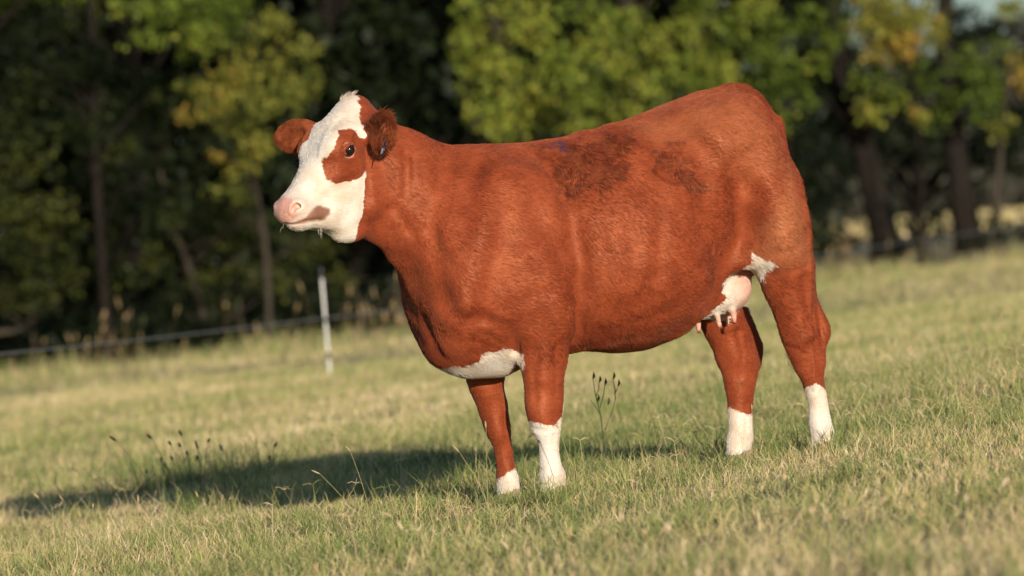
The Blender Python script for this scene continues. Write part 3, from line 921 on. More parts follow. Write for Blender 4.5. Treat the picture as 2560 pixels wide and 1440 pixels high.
# ---- eyes
eye_mat = NT('eye').set(Base_Color=(.012, .008, .006), Roughness=.05).m
def ball(name, c, r, mat, parent, nu=20, nv=14, sc_=(1, 1, 1)):
    u = np.linspace(0, 2 * math.pi, nu, endpoint=False); v = np.linspace(0, math.pi, nv)
    V = np.array([(math.sin(b_) * math.cos(a_), math.sin(b_) * math.sin(a_), math.cos(b_)) for b_ in v for a_ in u]) * r * np.array(sc_) + c
    F = np.array([(j * nu + i, j * nu + nu + i, j * nu + nu + (i + 1) % nu, j * nu + (i + 1) % nu) for j in range(nv - 1) for i in range(nu)])
    return mesh_obj(name, V, F, mat, parent)
for ctr, i in EYEC:
    ball('eye', ctr - i * 0.006, EYER, eye_mat, cow)

# ---- hooves: two claws each
hoof_mat = NT('hoof'); hoof_mat.set(Base_Color=hoof_mat.ramp(hoof_mat.noise(25, 3).outputs['Fac'], [(0.3, (.14, .09, .055)), (0.7, (.32, .23, .15))]), Roughness=.5); hoof_mat = hoof_mat.m
def hoof(px, py, l):
    c = cp(px, py, l)
    w = from_cow(c); gz = float(terrain(w[0], w[1])) - CO[2]
    V, F = [], []
    for s_ in (1, -1):
        o = len(V); rings = 6; seg = 14
        for r_ in range(rings):
            t = r_ / (rings - 1)
            z = gz + 0.004 + t * 0.055
            ln = 0.078 - 0.030 * t; wd = 0.029 - 0.006 * t
            for k in range(seg):
                an = 2 * math.pi * k / seg
                x = math.cos(an) * ln * (1.0 if math.cos(an) > 0 else 0.72) + 0.018 - 0.045 * t
                y = math.sin(an) * wd * (1 - 0.35 * max(0, math.cos(an)) ** 2)
                V.append((c[0] + x, l + s_ * 0.029 + y - s_ * 0.006 * max(0, math.cos(an)), z))
        for r_ in range(rings - 1):
            for k in range(seg):
                F.append((o + r_ * seg + k, o + r_ * seg + (k + 1) % seg, o + (r_ + 1) * seg + (k + 1) % seg, o + (r_ + 1) * seg + k))
    return mesh_obj('hoof', np.array(V), np.array(F), hoof_mat, cow)
for a_ in ((1383, 1232, .19), (1272, 1246, -.16), (2056, 1122, .175), (1846, 1150, -.165)):
    hoof(*a_)

# ---- tail: hangs behind the thighs
tp = np.array([cp(1890, 292), cp(1915, 352), cp(1938, 450), cp(1962, 600), cp(1985, 760), cp(1992, 850)])
tq = catmull(np.concatenate([tp, np.array([.032, .026, .020, .017, .016, .012])[:, None]], 1), 24)
V, F = [], []
for k, q in enumerate(tq):
    for j in range(12):
        an = 2 * math.pi * j / 12
        V.append(q[:3] + q[3] * np.array([math.cos(an), math.sin(an), 0]))
for k in range(23):
    for j in range(12):
        F.append((k * 12 + j, k * 12 + (j + 1) % 12, k * 12 + 12 + (j + 1) % 12, k * 12 + 12 + j))
tail = mesh_obj('tail', np.array(V), np.array(F), SKIN, cow)
for nme in ('white',): attr(tail, nme, np.full(len(V), -0.06))
ns = 260
r0 = tq[-4, :3] + rng.normal(size=(ns, 3)) * [.012, .012, .03]
sw_ = np.stack([r0 + np.array([0, 0, -0.035 * j]) + rng.normal(size=(ns, 3)) * 0.005 * j for j in range(5)], 1)[:, :, :]
tc_ = bpy.data.hair_curves.new('tail_switch'); tc_.add_curves([5] * ns)
tc_.attributes['position'].data.foreach_set('vector', sw_.astype(np.float32).reshape(-1))
(tc_.attributes.get('radius') or tc_.attributes.new('radius', 'FLOAT', 'POINT')).data.foreach_set('value', np.tile(np.array([.0012, .0012, .001, .0008, .0003], np.float32), ns))
tc_.materials.append(plain('switch_hair', (.35, .16, .07), .6))
link(bpy.data.objects.new('tail_switch', tc_), tail)['kind'] = 'stuff'

# ---- ear tag: a dark plate hanging from the near ear, seen almost edge on
tagm = plain('tag_plastic', (.012, .016, .035), .25)
tc0, _i = hit(962, 340)
Mt = empty('ear_tag', (0, 0, 0)); Mt.parent = cow
top = cp(964, 344, tc0[1] + 0.012); bot = cp(952, 393, tc0[1] + 0.012)
up_ = top - bot; hgt = np.linalg.norm(up_); up_ /= hgt
view = to_cow(CAM) - top; view /= np.linalg.norm(view)
sidev = np.cross(up_, view); sidev /= np.linalg.norm(sidev)
wv = view * 0.985 + sidev * 0.17; wv -= up_ * (wv @ up_); wv /= np.linalg.norm(wv)     # the plate's width runs nearly towards the camera
nv_ = np.cross(wv, up_)
outline = [(-.010, 0), (.010, 0), (.013, -.012), (.028, -.022), (.028, -hgt + .004), (.024, -hgt), (-.024, -hgt), (-.028, -hgt + .004), (-.028, -.022), (-.013, -.012)]
V = [top + wv * x + up_ * y + nv_ * t for t in (-.0016, .0016) for x, y in outline]; n_ = len(outline)
F3 = [np.array([list(range(n_))[::-1]]), np.array([list(range(n_, 2 * n_))]), np.array([(k, (k + 1) % n_, n_ + (k + 1) % n_, n_ + k) for k in range(n_)])]
plate = mesh_obj('tag_plate', np.array(V), F3, tagm, Mt, smooth=False)
ball('tag_stud', top + up_ * -.006, .008, tagm, Mt, 10, 8)
fc = bpy.data.curves.new('tag_number', 'FONT'); fc.body = '13'; fc.size = .034; fc.align_x = 'CENTER'; fc.extrude = .0003
fo_ = bpy.data.objects.new('tmp', fc); col.objects.link(fo_)
bpy.context.view_layer.update()
fm = bpy.data.meshes.new_from_object(fo_.evaluated_get(bpy.context.evaluated_depsgraph_get())); fm.name = 'tag_number'
bpy.data.objects.remove(fo_); bpy.data.curves.remove(fc)
fm.materials.append(plain('tag_ink', (.8, .8, .8), .5))
fo = link(bpy.data.objects.new('tag_number', fm), Mt)
Mx = Matrix([[*wv, 0], [*up_, 0], [*nv_, 0], [0, 0, 0, 1]]).transposed()
q_ = top + up_ * (-hgt + .012) + nv_ * .0022
Mx.translation = Vector(q_)
if (Mx.to_3x3().determinant() < 0): pass
fo.matrix_local = Mx

# ---- whiskers on chin and muzzle
wq = []
for k in range(9):
    pxy = (random.uniform(795, 812), random.uniform(568, 578)) if k < 7 else (random.uniform(702, 760), random.uniform(556, 570))
    p, i = hit(*pxy)
    dd = -i * 0.5 + np.array([0.2, 0, -0.9]) + rng.normal(size=3) * .3; dd /= np.linalg.norm(dd)
    L = random.uniform(.012, .035)
    wq.append([p, p + dd * L * .5, p + dd * L + np.array([0, 0, -.004])])
wc = bpy.data.hair_curves.new('whiskers'); wc.add_curves([3] * len(wq))
wc.attributes['position'].data.foreach_set('vector', np.array(wq, np.float32).reshape(-1))
(wc.attributes.get('radius') or wc.attributes.new('radius', 'FLOAT', 'POINT')).data.foreach_set('value', np.tile(np.array([.00035, .0003, .0001], np.float32), len(wq)))
wc.materials.append(plain('whisker', (.8, .74, .62), .5))
link(bpy.data.objects.new('whiskers', wc), cow)['kind'] = 'stuff'
# ------------------------------------------------------------------ ground
def n2(x, y, f, seed, oct=3):
    return wob(np.stack([x, y, np.zeros_like(x)], -1), f, seed, oct)

gx = np.concatenate([[-4000, -1500, -500, -200, -100, -50, -30, -20], np.arange(-14, 14.01, .3), [20, 30, 50, 100, 200, 500, 1500, 4000]])
gy = np.concatenate([[-400, -150, -60, -30, -20], np.arange(-12, 40.01, .3), np.arange(42, 130, 3), [150, 200, 300, 500, 1000, 2500, 5000]])
X_, Y_ = np.meshgrid(gx, gy, indexing='ij')
Z_ = terrain(X_, Y_)
nx_, ny_ = len(gx), len(gy)
I_ = np.arange(nx_ * ny_).reshape(nx_, ny_)
GF = np.stack([I_[:-1, :-1], I_[1:, :-1], I_[1:, 1:], I_[:-1, 1:]], -1).reshape(-1, 4)
t = NT('pasture_soil')
Pg = t.new('TexCoord').outputs['Object']
g1 = t.noise(0.8, 4, Pg).outputs['Fac']; g2 = t.noise(14, 4, Pg).outputs['Fac']
gc = t.ramp(t.math('ADD', t.math('MULTIPLY', g1, .5), t.math('MULTIPLY', g2, .5)), [(0.36, (.20, .17, .08)), (0.5, (.30, .25, .12)), (0.62, (.40, .31, .18))])
sx = t.new('SeparateXYZ'); t.link(Pg, sx.inputs[0])
farf = t.new('MapRange'); farf.inputs['From Min'].default_value = 95; farf.inputs['From Max'].default_value = 125; t.link(sx.outputs['Y'], farf.inputs['Value'])
gc = t.mix(farf.outputs[0], gc, t.ramp(t.noise(.05, 3, Pg).outputs['Fac'], [(.35, (.30, .22, .11)), (.65, (.44, .32, .18))]))
t.set(Base_Color=gc, Roughness=.95)
t.b.inputs['Specular IOR Level'].default_value = 0.1
ground = mesh_obj('pasture_ground', np.stack([X_, Y_, Z_], -1).reshape(-1, 3), GF, t.m)
tag(ground, 'sloping pasture ground under the short dry grass', None, None, 'structure')

# ------------------------------------------------------------------ grass
def grass_mat(name, trans=0.25):
    t = NT(name)
    tone = t.attr('tone').outputs['Fac']; hf = t.attr('along').outputs['Fac']
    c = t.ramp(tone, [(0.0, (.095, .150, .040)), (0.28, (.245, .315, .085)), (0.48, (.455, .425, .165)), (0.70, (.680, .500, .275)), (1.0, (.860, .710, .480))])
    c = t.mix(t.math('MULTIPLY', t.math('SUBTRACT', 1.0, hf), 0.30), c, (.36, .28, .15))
    t.set(Base_Color=c, Roughness=.6)
    t.b.inputs['Specular IOR Level'].default_value = 0.25
    tr = t.new('BsdfTranslucent'); t.link(c, tr.inputs['Color'])
    mx = t.new('MixShader'); mx.inputs[0].default_value = trans
    t.link(t.b.outputs[0], mx.inputs[1]); t.link(tr.outputs[0], mx.inputs[2]); t.link(mx.outputs[0], t.out.inputs['Surface'])
    return t.m
GRASS = grass_mat('grass_blades')

def blade_data(x, y, h, w, lean, tone, z=None):
    n = len(x)
    z = terrain(x, y) - 0.004 if z is None else z
    az = rng.random(n) * 6.283; fz_ = rng.random(n) * 6.283
    base = np.stack([x, y, z], 1)
    dirl = np.stack([np.cos(az), np.sin(az), np.zeros(n)], 1)
    side = np.stack([np.cos(fz_), np.sin(fz_), np.zeros(n)], 1) * (w / 2)[:, None]
    up = np.array([0, 0, 1.0])
    c = np.sqrt(np.clip(1 - lean ** 2, 0.05, 1))
    mid = base + dirl * (h * lean * .38)[:, None] + up * (h * .58 * c)[:, None]
    crv = rng.normal(size=(n, 2)) * (h * .18)[:, None]
    mid = mid + np.concatenate([crv, np.zeros((n, 1))], 1)
    tip = base + dirl * (h * lean)[:, None] + up * (h * c)[:, None] * (1 - .25 * (lean ** 2))[:, None]
    V = np.stack([base - side, base + side, mid + side * .75, mid - side * .75, tip], 1).reshape(-1, 3)
    o = np.arange(n)[:, None] * 5
    Q = o + np.array([[0, 1, 2, 3]]); T = o + np.array([[3, 2, 4]])
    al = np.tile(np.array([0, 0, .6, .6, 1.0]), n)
    return V, Q, T, np.repeat(tone, 5), al

def grass_obj(name, parts, mat):
    V, Q, T, to, al, off = [], [], [], [], [], 0
    for v, q, t_, a_, b_ in parts:
        V.append(v); Q.append(q + off); T.append(t_ + off); to.append(a_); al.append(b_); off += len(v)
    o = mesh_obj(name, np.concatenate(V), [np.concatenate(Q), np.concatenate(T)], mat, smooth=False)
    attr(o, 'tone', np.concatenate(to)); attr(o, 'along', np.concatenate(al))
    return o

def scatter(n, d0, d1, margin):
    """points on the wedge of pasture between two distances"""
    d = np.sqrt(rng.random(n * 2) * (d1 ** 2 - d0 ** 2) + d0 ** 2)
    x = (rng.random(n * 2) * 2 - 1) * (.09 * d1 + margin)
    k = np.abs(x) < .09 * d + margin
    return x[k][:n], d[k][:n] - DIST

def tone_at(x, y):
    return np.clip(0.395 + 0.16 * n2(x, y * .6, 1.4, 31) + 0.17 * n2(x, y, 8, 32) + rng.normal(size=len(x)) * 0.26, 0, 1)

NG = 225000
x, y = scatter(NG, 13.0, 31.5, .8)
keep = (n2(x, y, 14, 35) + rng.normal(size=len(x)) * .8) > -.9
x, y = x[keep], y[keep]
tuftn = n2(x, y, 7, 33)
hh = (0.046 + 0.040 * rng.random(len(x)) ** 1.5 + 0.040 * np.clip(tuftn, 0, 1.5)) * (1 + 0.35 * n2(x, y, 2.2, 36))
near = blade_data(x, y, np.clip(hh, .02, .16), .0024 + .0026 * rng.random(len(x)), np.clip(rng.normal(.64, .25, len(x)), 0, .985), tone_at(x, y))
# lying straw
x, y = scatter(36000, 13.0, 31.5, .8)
straw = blade_data(x, y, .05 + .10 * rng.random(len(x)), .002 + .0015 * rng.random(len(x)), np.clip(rng.normal(.88, .1, len(x)), .5, .985), np.clip(.85 + .15 * rng.normal(size=len(x)), .4, 1))
# taller single blades
x, y = scatter(12000, 13.5, 34, .8)
tallb = blade_data(x, y, .09 + .12 * rng.random(len(x)) ** 2, .002 + .0012 * rng.random(len(x)), np.clip(rng.normal(.40, .25, len(x)), 0, .95), np.clip(tone_at(x, y) - .05, 0, 1))
# leafy green tufts
tx, ty, th_, tt_ = [], [], [], []
cx_, cy_ = scatter(560, 13.2, 33, .6)
spots = list(zip(cx_, cy_, .065 + .11 * rng.random(len(cx_)) ** 1.6, rng.normal(.22, .15, len(cx_))))
for px, py, hgt_ in tuple((rng.uniform(300, 660), rng.uniform(1195, 1232), rng.uniform(.14, .24)) for _ in range(22)) + tuple((rng.uniform(20, 1200), rng.uniform(1180, 1275), rng.uniform(.09, .15)) for _ in range(24)) + ((440, 1215, .20), (500, 1215, .22), (560, 1225, .18), (390, 1225, .16), (640, 1215, .15), (330, 1235, .14), (1030, 1190, .15), (1130, 1180, .14), (700, 1190, .14), (880, 1180, .13), (250, 1250, .13), (140, 1270, .12), (1480, 1150, .13), (1600, 1130, .12), (1700, 1110, .12),
                     (1365, 1262, .10), (1395, 1262, .11), (1340, 1258, .09), (1420, 1260, .1), (1350, 1266, .1), (1380, 1268, .1), (1255, 1272, .10), (1290, 1272, .10), (1235, 1272, .1), (1272, 1276, .1), (2040, 1150, .10), (2075, 1148, .10), (1830, 1172, .09), (1870, 1170, .09), (1850, 1178, .08), (2010, 1155, .08), (2100, 1150, .09)):
    g = on_ground(px, py); spots.append((g[0], g[1], hgt_, .18))
for sx_, sy_, hgt_, tn_ in spots:
    m_ = int(rng.integers(28, 60))
    tx.append(sx_ + rng.normal(size=m_) * .035); ty.append(sy_ + rng.normal(size=m_) * .035); th_.append(hgt_ * (.55 + .55 * rng.random(m_))); tt_.append(np.clip(tn_ + rng.normal(size=m_) * .14, 0, 1))
tx, ty, th_, tt_ = map(np.concatenate, (tx, ty, th_, tt_))
tufts = blade_data(tx, ty, th_, .0028 + .0026 * rng.random(len(tx)), np.clip(rng.normal(.45, .22, len(tx)), 0, .95), tt_)
gr = grass_obj('short_grass', [near, straw, tallb, tufts], GRASS)
tag(gr, 'short green and straw coloured pasture grass around the cow', 'grass', None, 'stuff')

EDGE = np.array([on_ground(px, py)[:2] for px, py in ((-500, 1000), (0, 958), (500, 908), (900, 866), (1300, 815), (1750, 748), (2050, 702), (2300, 675), (2560, 654), (3000, 608))])
def edge_y(x): return np.interp(x, EDGE[:, 0], EDGE[:, 1])

q1, q2 = scatter(150000, 27, 52, 1.2), scatter(80000, 50, 104, 1.5)
x, y = np.concatenate([q1[0], q2[0]]), np.concatenate([q1[1], q2[1]])
k = (y < edge_y(x) + .3) & (rng.random(len(x)) < sstep(25, 33, y + DIST))
x, y = x[k], y[k]
dd = y + DIST
midg = blade_data(x, y, (.045 + .045 * rng.random(len(x)) + .04 * sstep(38, 65, dd) + .03 * np.clip(n2(x, y, 1.2, 41), 0, 2)), .0035 + dd * .00007 * (.5 + rng.random(len(x))), np.clip(rng.normal(.42, .25, len(x)), 0, .95),
                  np.clip(tone_at(x, y) + .03 + 0.08 * n2(x, y * .35, .7, 43), 0, 1))
# the same pasture to both sides of the view, thinner
no = 45000
d_ = np.sqrt(rng.uniform(10 ** 2, 95 ** 2, no)); sg = np.where(rng.random(no) < .5, -1, 1); d_ = np.where(rng.random(no) < .55, rng.uniform(10, 45, no), d_)
x = sg * (.09 * d_ + .8 + rng.random(no) * (2.2 + .10 * d_)); y = d_ - DIST
k = y < edge_y(x) + 1.0
x, y, d_ = x[k], y[k], d_[k]
outer = blade_data(x, y, .07 + .08 * rng.random(len(x)), .008 + d_ * .00025, np.clip(rng.normal(.5, .25, len(x)), 0, .95), tone_at(x, y))
# rank grass along the fence and the wood's edge
ne = 15000
x = rng.uniform(-9.5, 10.5, ne); y = edge_y(x) + rng.normal(-.3, .9, ne) 
clump = n2(x, y, 2.2, 44)
k = clump + rng.normal(size=ne) * .5 > -.1
x, y, clump = x[k], y[k], clump[k]
rank = blade_data(x, y, .07 + .26 * rng.random(len(x)) ** 2.2 * (1 + .5 * np.clip(clump, 0, 2)), .008 + .008 * rng.random(len(x)), np.clip(rng.normal(.35, .2, len(x)), 0, .9), np.clip(.40 + .22 * rng.normal(size=len(x)), 0, 1))
gm = grass_obj('field_grass', [midg, outer, rank], GRASS)
tag(gm, 'pale blurred pasture grass reaching back to the fence and trees', 'grass', None, 'stuff')

def tube(path, radii, seg=6):
    path = np.asarray(path, float); n_ = len(path)
    t_ = np.gradient(path, axis=0); t_ /= np.linalg.norm(t_, axis=1)[:, None]
    ref = np.where(np.abs(t_[:, 2:]) < .9, np.array([[0.31, .2, .93]]), np.array([[1, .1, 0.0]]))
    a_ = np.cross(t_, ref); a_ /= np.linalg.norm(a_, axis=1)[:, None]; b_ = np.cross(t_, a_)
    an = 2 * math.pi * np.arange(seg) / seg
    V = path[:, None] + np.asarray(radii, float)[:, None, None] * (a_[:, None] * np.cos(an)[None, :, None] + b_[:, None] * np.sin(an)[None, :, None])
    k_ = np.arange(seg); r_ = (np.arange(n_ - 1) * seg)[:, None]
    F = np.stack([r_ + k_, r_ + (k_ + 1) % seg, r_ + seg + (k_ + 1) % seg, r_ + seg + k_], -1).reshape(-1, 4)
    return V.reshape(-1, 3), F
# stubble of the field beyond the trees
nf = 26000
d_ = np.sqrt(rng.uniform(165 ** 2, 420 ** 2, nf)); x = d_ * rng.uniform(.045, .12, nf); y = d_ - DIST
stub = blade_data(x, y, rng.uniform(.25, .5, nf), rng.uniform(.08, .22, nf), np.clip(rng.normal(.3, .2, nf), 0, .9), np.clip(rng.normal(.60, .15, nf), 0, 1))
fs = grass_obj('far_stubble', [stub], GRASS)
tag(fs, 'tan stubble of the far field seen between the tree trunks', 'stubble', None, 'stuff')
# seeding stalks: a thin stem with a plump head
def stalks(x, y, h, head, hw, lean, tone, az=None, z=None):
    n = len(x)
    z = terrain(x, y) if z is None else z
    az = rng.random(n) * 6.283 if az is None else az
    dirl = np.stack([np.cos(az), np.sin(az), np.zeros(n)], 1)
    base = np.stack([x, y, z], 1); up = np.array([0, 0, 1.0])
    c = np.sqrt(1 - lean ** 2)
    mid = base + dirl * (h * lean * .35)[:, None] + up * (h * .55 * c)[:, None]
    top = base + dirl * (h * lean)[:, None] + up * (h * c)[:, None]
    ax = top - mid; ax /= np.linalg.norm(ax, axis=1)[:, None]
    s1 = np.cross(ax, np.array([.3, .9, .1])); s1 /= np.linalg.norm(s1, axis=1)[:, None]; s2 = np.cross(ax, s1)
    rings = []
    sw_ = hw * .14
    for p, r_ in ((base, sw_), (mid, sw_), (top, sw_ * .8), (top + ax * (head * .08)[:, None], hw * .55), (top + ax * (head * .35)[:, None], hw), (top + ax * (head * .75)[:, None], hw * .8), (top + ax * head[:, None], hw * .12)):
        for k_ in range(4):
            a_ = k_ * math.pi / 2
            rings.append(p + (s1 * math.cos(a_) + s2 * math.sin(a_)) * r_[:, None])
    V = np.stack(rings, 1); m = V.shape[1]
    V = V.reshape(-1, 3)
    F = np.array([(r_ * 4 + k_, r_ * 4 + (k_ + 1) % 4, r_ * 4 + 4 + (k_ + 1) % 4, r_ * 4 + 4 + k_) for r_ in range(6) for k_ in range(4)])
    Fq = (np.arange(n)[:, None, None] * m + F[None]).reshape(-1, 4)
    al = np.tile(np.repeat(np.array([0, .4, .7, 1, 1, 1, 1.0]), 4), n)
    return V, Fq, np.zeros((0, 3), int), np.repeat(tone, m), al
def stalk_obj(name, d, mat, parent=None):
    o = mesh_obj(name, d[0], d[1], mat, parent)
    attr(o, 'tone', d[3]); attr(o, 'along', d[4])
    return o
x, y = scatter(420, 15.5, 60, .8)
n = len(x)
s1_ = stalks(x, y, .10 + .16 * rng.random(n), .016 + .022 * rng.random(n), .0022 + .0016 * rng.random(n), np.clip(rng.normal(.4, .22, n), 0, .9), np.clip(.62 + .18 * rng.normal(size=n), 0, 1))
x, y = scatter(230, 13.2, 17.5, .5); n = len(x)
s1b = stalks(x, y, .08 + .14 * rng.random(n), .020 + .026 * rng.random(n), .0030 + .0022 * rng.random(n), np.clip(rng.normal(.35, .2, n), 0, .9), np.clip(.62 + .18 * rng.normal(size=n), 0, 1))
s1_ = tuple(np.concatenate([p_, q_ + (len(s1_[0]) if j_ == 1 else 0)]) for j_, (p_, q_) in enumerate(zip(s1_, s1b)))
so = stalk_obj('seed_stalks', s1_, GRASS)
tag(so, 'thin seeding grass stalks scattered over the pasture', 'grass', None, 'stuff')
n = 170
x = rng.uniform(-9, 10, n); x += .8 * np.sin(x * 2.1) ; y = edge_y(x) + rng.normal(-.6, .8, n)
SEEDH = grass_mat('seed_heads', .15)
for e_ in SEEDH.node_tree.nodes:
    if e_.type == 'VALTORGB':
        for q_, c_ in zip(e_.color_ramp.elements, ((.10, .12, .04), (.19, .17, .07), (.27, .19, .09), (.36, .26, .13), (.46, .34, .2))): q_.color = (*c_, 1)
s2_ = stalks(x, y, .22 + .48 * rng.random(n) ** 1.6, .07 + .08 * rng.random(n), .009 + .010 * rng.random(n), np.clip(rng.normal(.25, .15, n), 0, .8), np.clip(.55 + .2 * rng.normal(size=n), 0, 1))
eo = stalk_obj('tall_seed_grass', s2_, SEEDH)
tag(eo, 'tall brown seeding grass along the fence in front of the dark trees', 'grass', None, 'stuff')

# finger grass: a thin stem that splits into three to five spikes
V_, F_, T_, A_, o_ = [], [], [], [], 0
gx_, gy_ = scatter(300, 15.5, 31, .5)
for bx, by in zip(gx_, gy_):
    g = np.array([bx, by, float(terrain(bx, by))]); h_ = rng.uniform(.07, .17); ln = rng.normal(size=2) * .35 * h_
    top = g + np.array([ln[0], ln[1], h_]); tn = np.clip(rng.normal(.62, .22), 0, 1)
    paths = [(np.array([g, g + (top - g) * .5 + np.array([0, 0, .006]), top]), .0011)]
    for _ in range(int(rng.integers(3, 6))):
        a_ = rng.random() * 6.283; L2 = rng.uniform(.025, .05)
        e_ = np.array([math.cos(a_) * L2, math.sin(a_) * L2, rng.uniform(-.008, .022)])
        paths.append((np.array([top, top + e_ * .5 + np.array([0, 0, .006]), top + e_]), .0012))
    for p_, r_ in paths:
        v, f = tube(p_, [r_, r_, r_ * .6], 3)
        V_.append(v); F_.append(f + o_); o_ += len(v); T_.append(np.full(len(v), tn)); A_.append(np.ones(len(v)))
fg = mesh_obj('finger_grass', np.concatenate(V_), np.concatenate(F_), GRASS)
attr(fg, 'tone', np.concatenate(T_)); attr(fg, 'along', np.concatenate(A_))
tag(fg, 'wiry forked finger grass standing above the pasture turf', 'grass', None, 'stuff')
# foxtails that stand in the cow's shadow, each on its own
FOX_SHADED = NT('foxtail'); FOX_SHADED.set(Base_Color=FOX_SHADED.ramp(FOX_SHADED.noise(40, 2).outputs['Fac'], [(.3, (.022, .034, .014)), (.7, (.060, .075, .028))]), Roughness=.7); FOX_SHADED = FOX_SHADED.m  # green darkened to paint the cow's shadow onto foxtails and weeds
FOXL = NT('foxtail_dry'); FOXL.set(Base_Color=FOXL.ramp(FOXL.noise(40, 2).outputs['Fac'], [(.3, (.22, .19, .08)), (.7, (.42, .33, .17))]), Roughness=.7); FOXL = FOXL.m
def foxtail(head0, head1, root, Y, mat, label, group=None, hw=.0042):
    """seed head from pixel head0 (base) to head1 (tip), stem rooted at pixel root"""
    g = at(*root, Y); g[2] = float(terrain(g[0], g[1]))
    p1, p2 = at(*head0, Y), at(*head1, Y)
    o = empty('foxtail_stalk', g); tag(o, label, 'grass stalk', group)
    ctrl = np.array([g, g + (p1 - g) * .45 + np.array([(p1 - p2)[0] * .3, 0, (np.linalg.norm(p1 - g)) * .06]), p1])
    st = catmull(ctrl, 9) - g
    mesh_obj('stem', *tube(st, np.linspace(.0014, .0008, 9), 5), mat, o)
    hs = np.linspace(0, 1, 9)
    mesh_obj('seed_head', *tube((p1 + (p2 - p1) * hs[:, None]) - g, hw * np.array([.25, .75, .95, 1, 1, .95, .85, .6, .15]), 8), mat, o)
    return o
fx = [((292, 1103), (273, 1090), (400, 1200)), ((380, 1097), (366, 1085), (450, 1190)), ((455, 1090), (446, 1074), (480, 1190)), ((428, 1113), (420, 1102), (470, 1195)),
      ((452, 1118), (446, 1107), (474, 1200)), ((495, 1124), (488, 1100), (500, 1205)), ((519, 1106), (524, 1096), (505, 1200)), ((556, 1128), (550, 1110), (560, 1215)), ((470, 1138), (465, 1126), (480, 1205)),
      ((497, 1150), (490, 1138), (500, 1210)), ((432, 1150), (427, 1140), (455, 1210)), ((404, 1155), (401, 1143), (430, 1215)), ((418, 1170), (410, 1158), (440, 1220)), ((686, 1118), (692, 1104), (668, 1185)), ((673, 1152), (675, 1137), (664, 1200)), ((368, 1184), (364, 1172), (380, 1225))]
order = ['first', 'second', 'third', 'fourth', 'fifth', 'sixth', 'seventh', 'eighth', 'ninth', 'tenth', 'eleventh', 'twelfth', 'thirteenth', 'fourteenth', 'fifteenth', 'sixteenth']
fx.sort(key=lambda q: q[1][0])
for k_, (a_, b_, c_) in enumerate(fx):
    foxtail(a_, b_, c_, 4.2 + .35 * math.sin(k_ * 2.1), FOX_SHADED, 'dark foxtail, head %s from the left, at the left part of the cow shadow' % order[k_], 'foxtails in the shadow', .0055)
for k_, (a_, b_, c_, y_, lb) in enumerate([((1215, 1070), (1213, 1052), (1216, 1235), -.9, 'pale upright grass stalk in front of the far fore leg'), ((1148, 1130), (1130, 1112), (1225, 1255), -.7, 'pale grass stalk leaning left before the fore legs'),
                                           ((1397, 1070), (1387, 1060), (1440, 1180), -.6, 'pale grass stalk crossing the near fore leg'), ((1740, 1048), (1728, 1040), (1810, 1090), -.4, 'pale grass stalk leaning left before the far hind leg'),
                                           ((1880, 1025), (1879, 1010), (1885, 1125), -.3, 'short pale stalk standing against the far hind leg'), ((876, 1128), (864, 1115), (925, 1215), -.6, 'pale leaning stalk over the middle of the shadow'),
                                           ((2497, 800), (2516, 765), (2462, 958), 5.0, 'long thin dry stalk at the right edge of the field'), ((800, 1185), (778, 1175), (905, 1240), -.8, 'pale stalk with a bent head in front of the shadow'),
                                           ((232, 1270), (233, 1258), (225, 1300), -1.4, 'small straw coloured seed head at the lower left')]):
    foxtail(a_, b_, c_, y_, FOXL, lb, 'pale seed stalks', .0032)
# weeds rooted in the cow's shadow, its shade painted into their green
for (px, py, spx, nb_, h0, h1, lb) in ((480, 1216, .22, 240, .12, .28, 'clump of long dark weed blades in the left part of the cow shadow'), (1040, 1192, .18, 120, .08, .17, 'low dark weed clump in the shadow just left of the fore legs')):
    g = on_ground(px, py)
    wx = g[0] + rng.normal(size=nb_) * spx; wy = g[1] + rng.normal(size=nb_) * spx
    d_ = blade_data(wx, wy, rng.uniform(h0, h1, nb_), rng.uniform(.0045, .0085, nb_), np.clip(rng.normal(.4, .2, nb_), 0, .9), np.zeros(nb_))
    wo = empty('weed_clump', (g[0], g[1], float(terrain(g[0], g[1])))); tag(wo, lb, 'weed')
    mesh_obj('blades', d_[0] - np.array(wo.location), [d_[1], d_[2]], FOX_SHADED, wo, smooth=False)['kind'] = 'stuff'
# forked weed behind the cow's fore leg
wr = at(1512, 1075, 1.6); wr[2] = float(terrain(wr[0], wr[1]))
wd = empty('weed', wr); tag(wd, 'dark forked weed standing on the grass behind the near fore leg', 'weed')
def pt(px, py): return at(px, py, 1.6) - wr
mesh_obj('stem', *tube([pt(1512, 1080) * 0, pt(1500, 1030), pt(1488, 985), pt(1482, 945)], [.003, .0025, .002, .001]), FOX_SHADED, wd)
for a_, b_ in (((1500, 1020), (1512, 960)), ((1512, 1075), (1538, 1000)), ((1538, 1000), (1532, 945)), ((1490, 990), (1498, 955)), ((1535, 985), (1545, 965)), ((1505, 1045), (1476, 1000))):
    mesh_obj('twig', *tube([pt(*a_), (pt(*a_) + pt(*b_)) / 2 + np.array([.004, 0, 0]), pt(*b_)], [.0022, .002, .001]), FOX_SHADED, wd)
for px, py in ((1482, 948), (1512, 963), (1533, 948), (1545, 966), (1498, 957), (1520, 1012), (1494, 1004)):
    mesh_obj('leaf', *tube([pt(px, py), pt(px + 3, py - 8), pt(px + 2, py - 18)], [.002, .006, .001], 4), FOX_SHADED, wd)

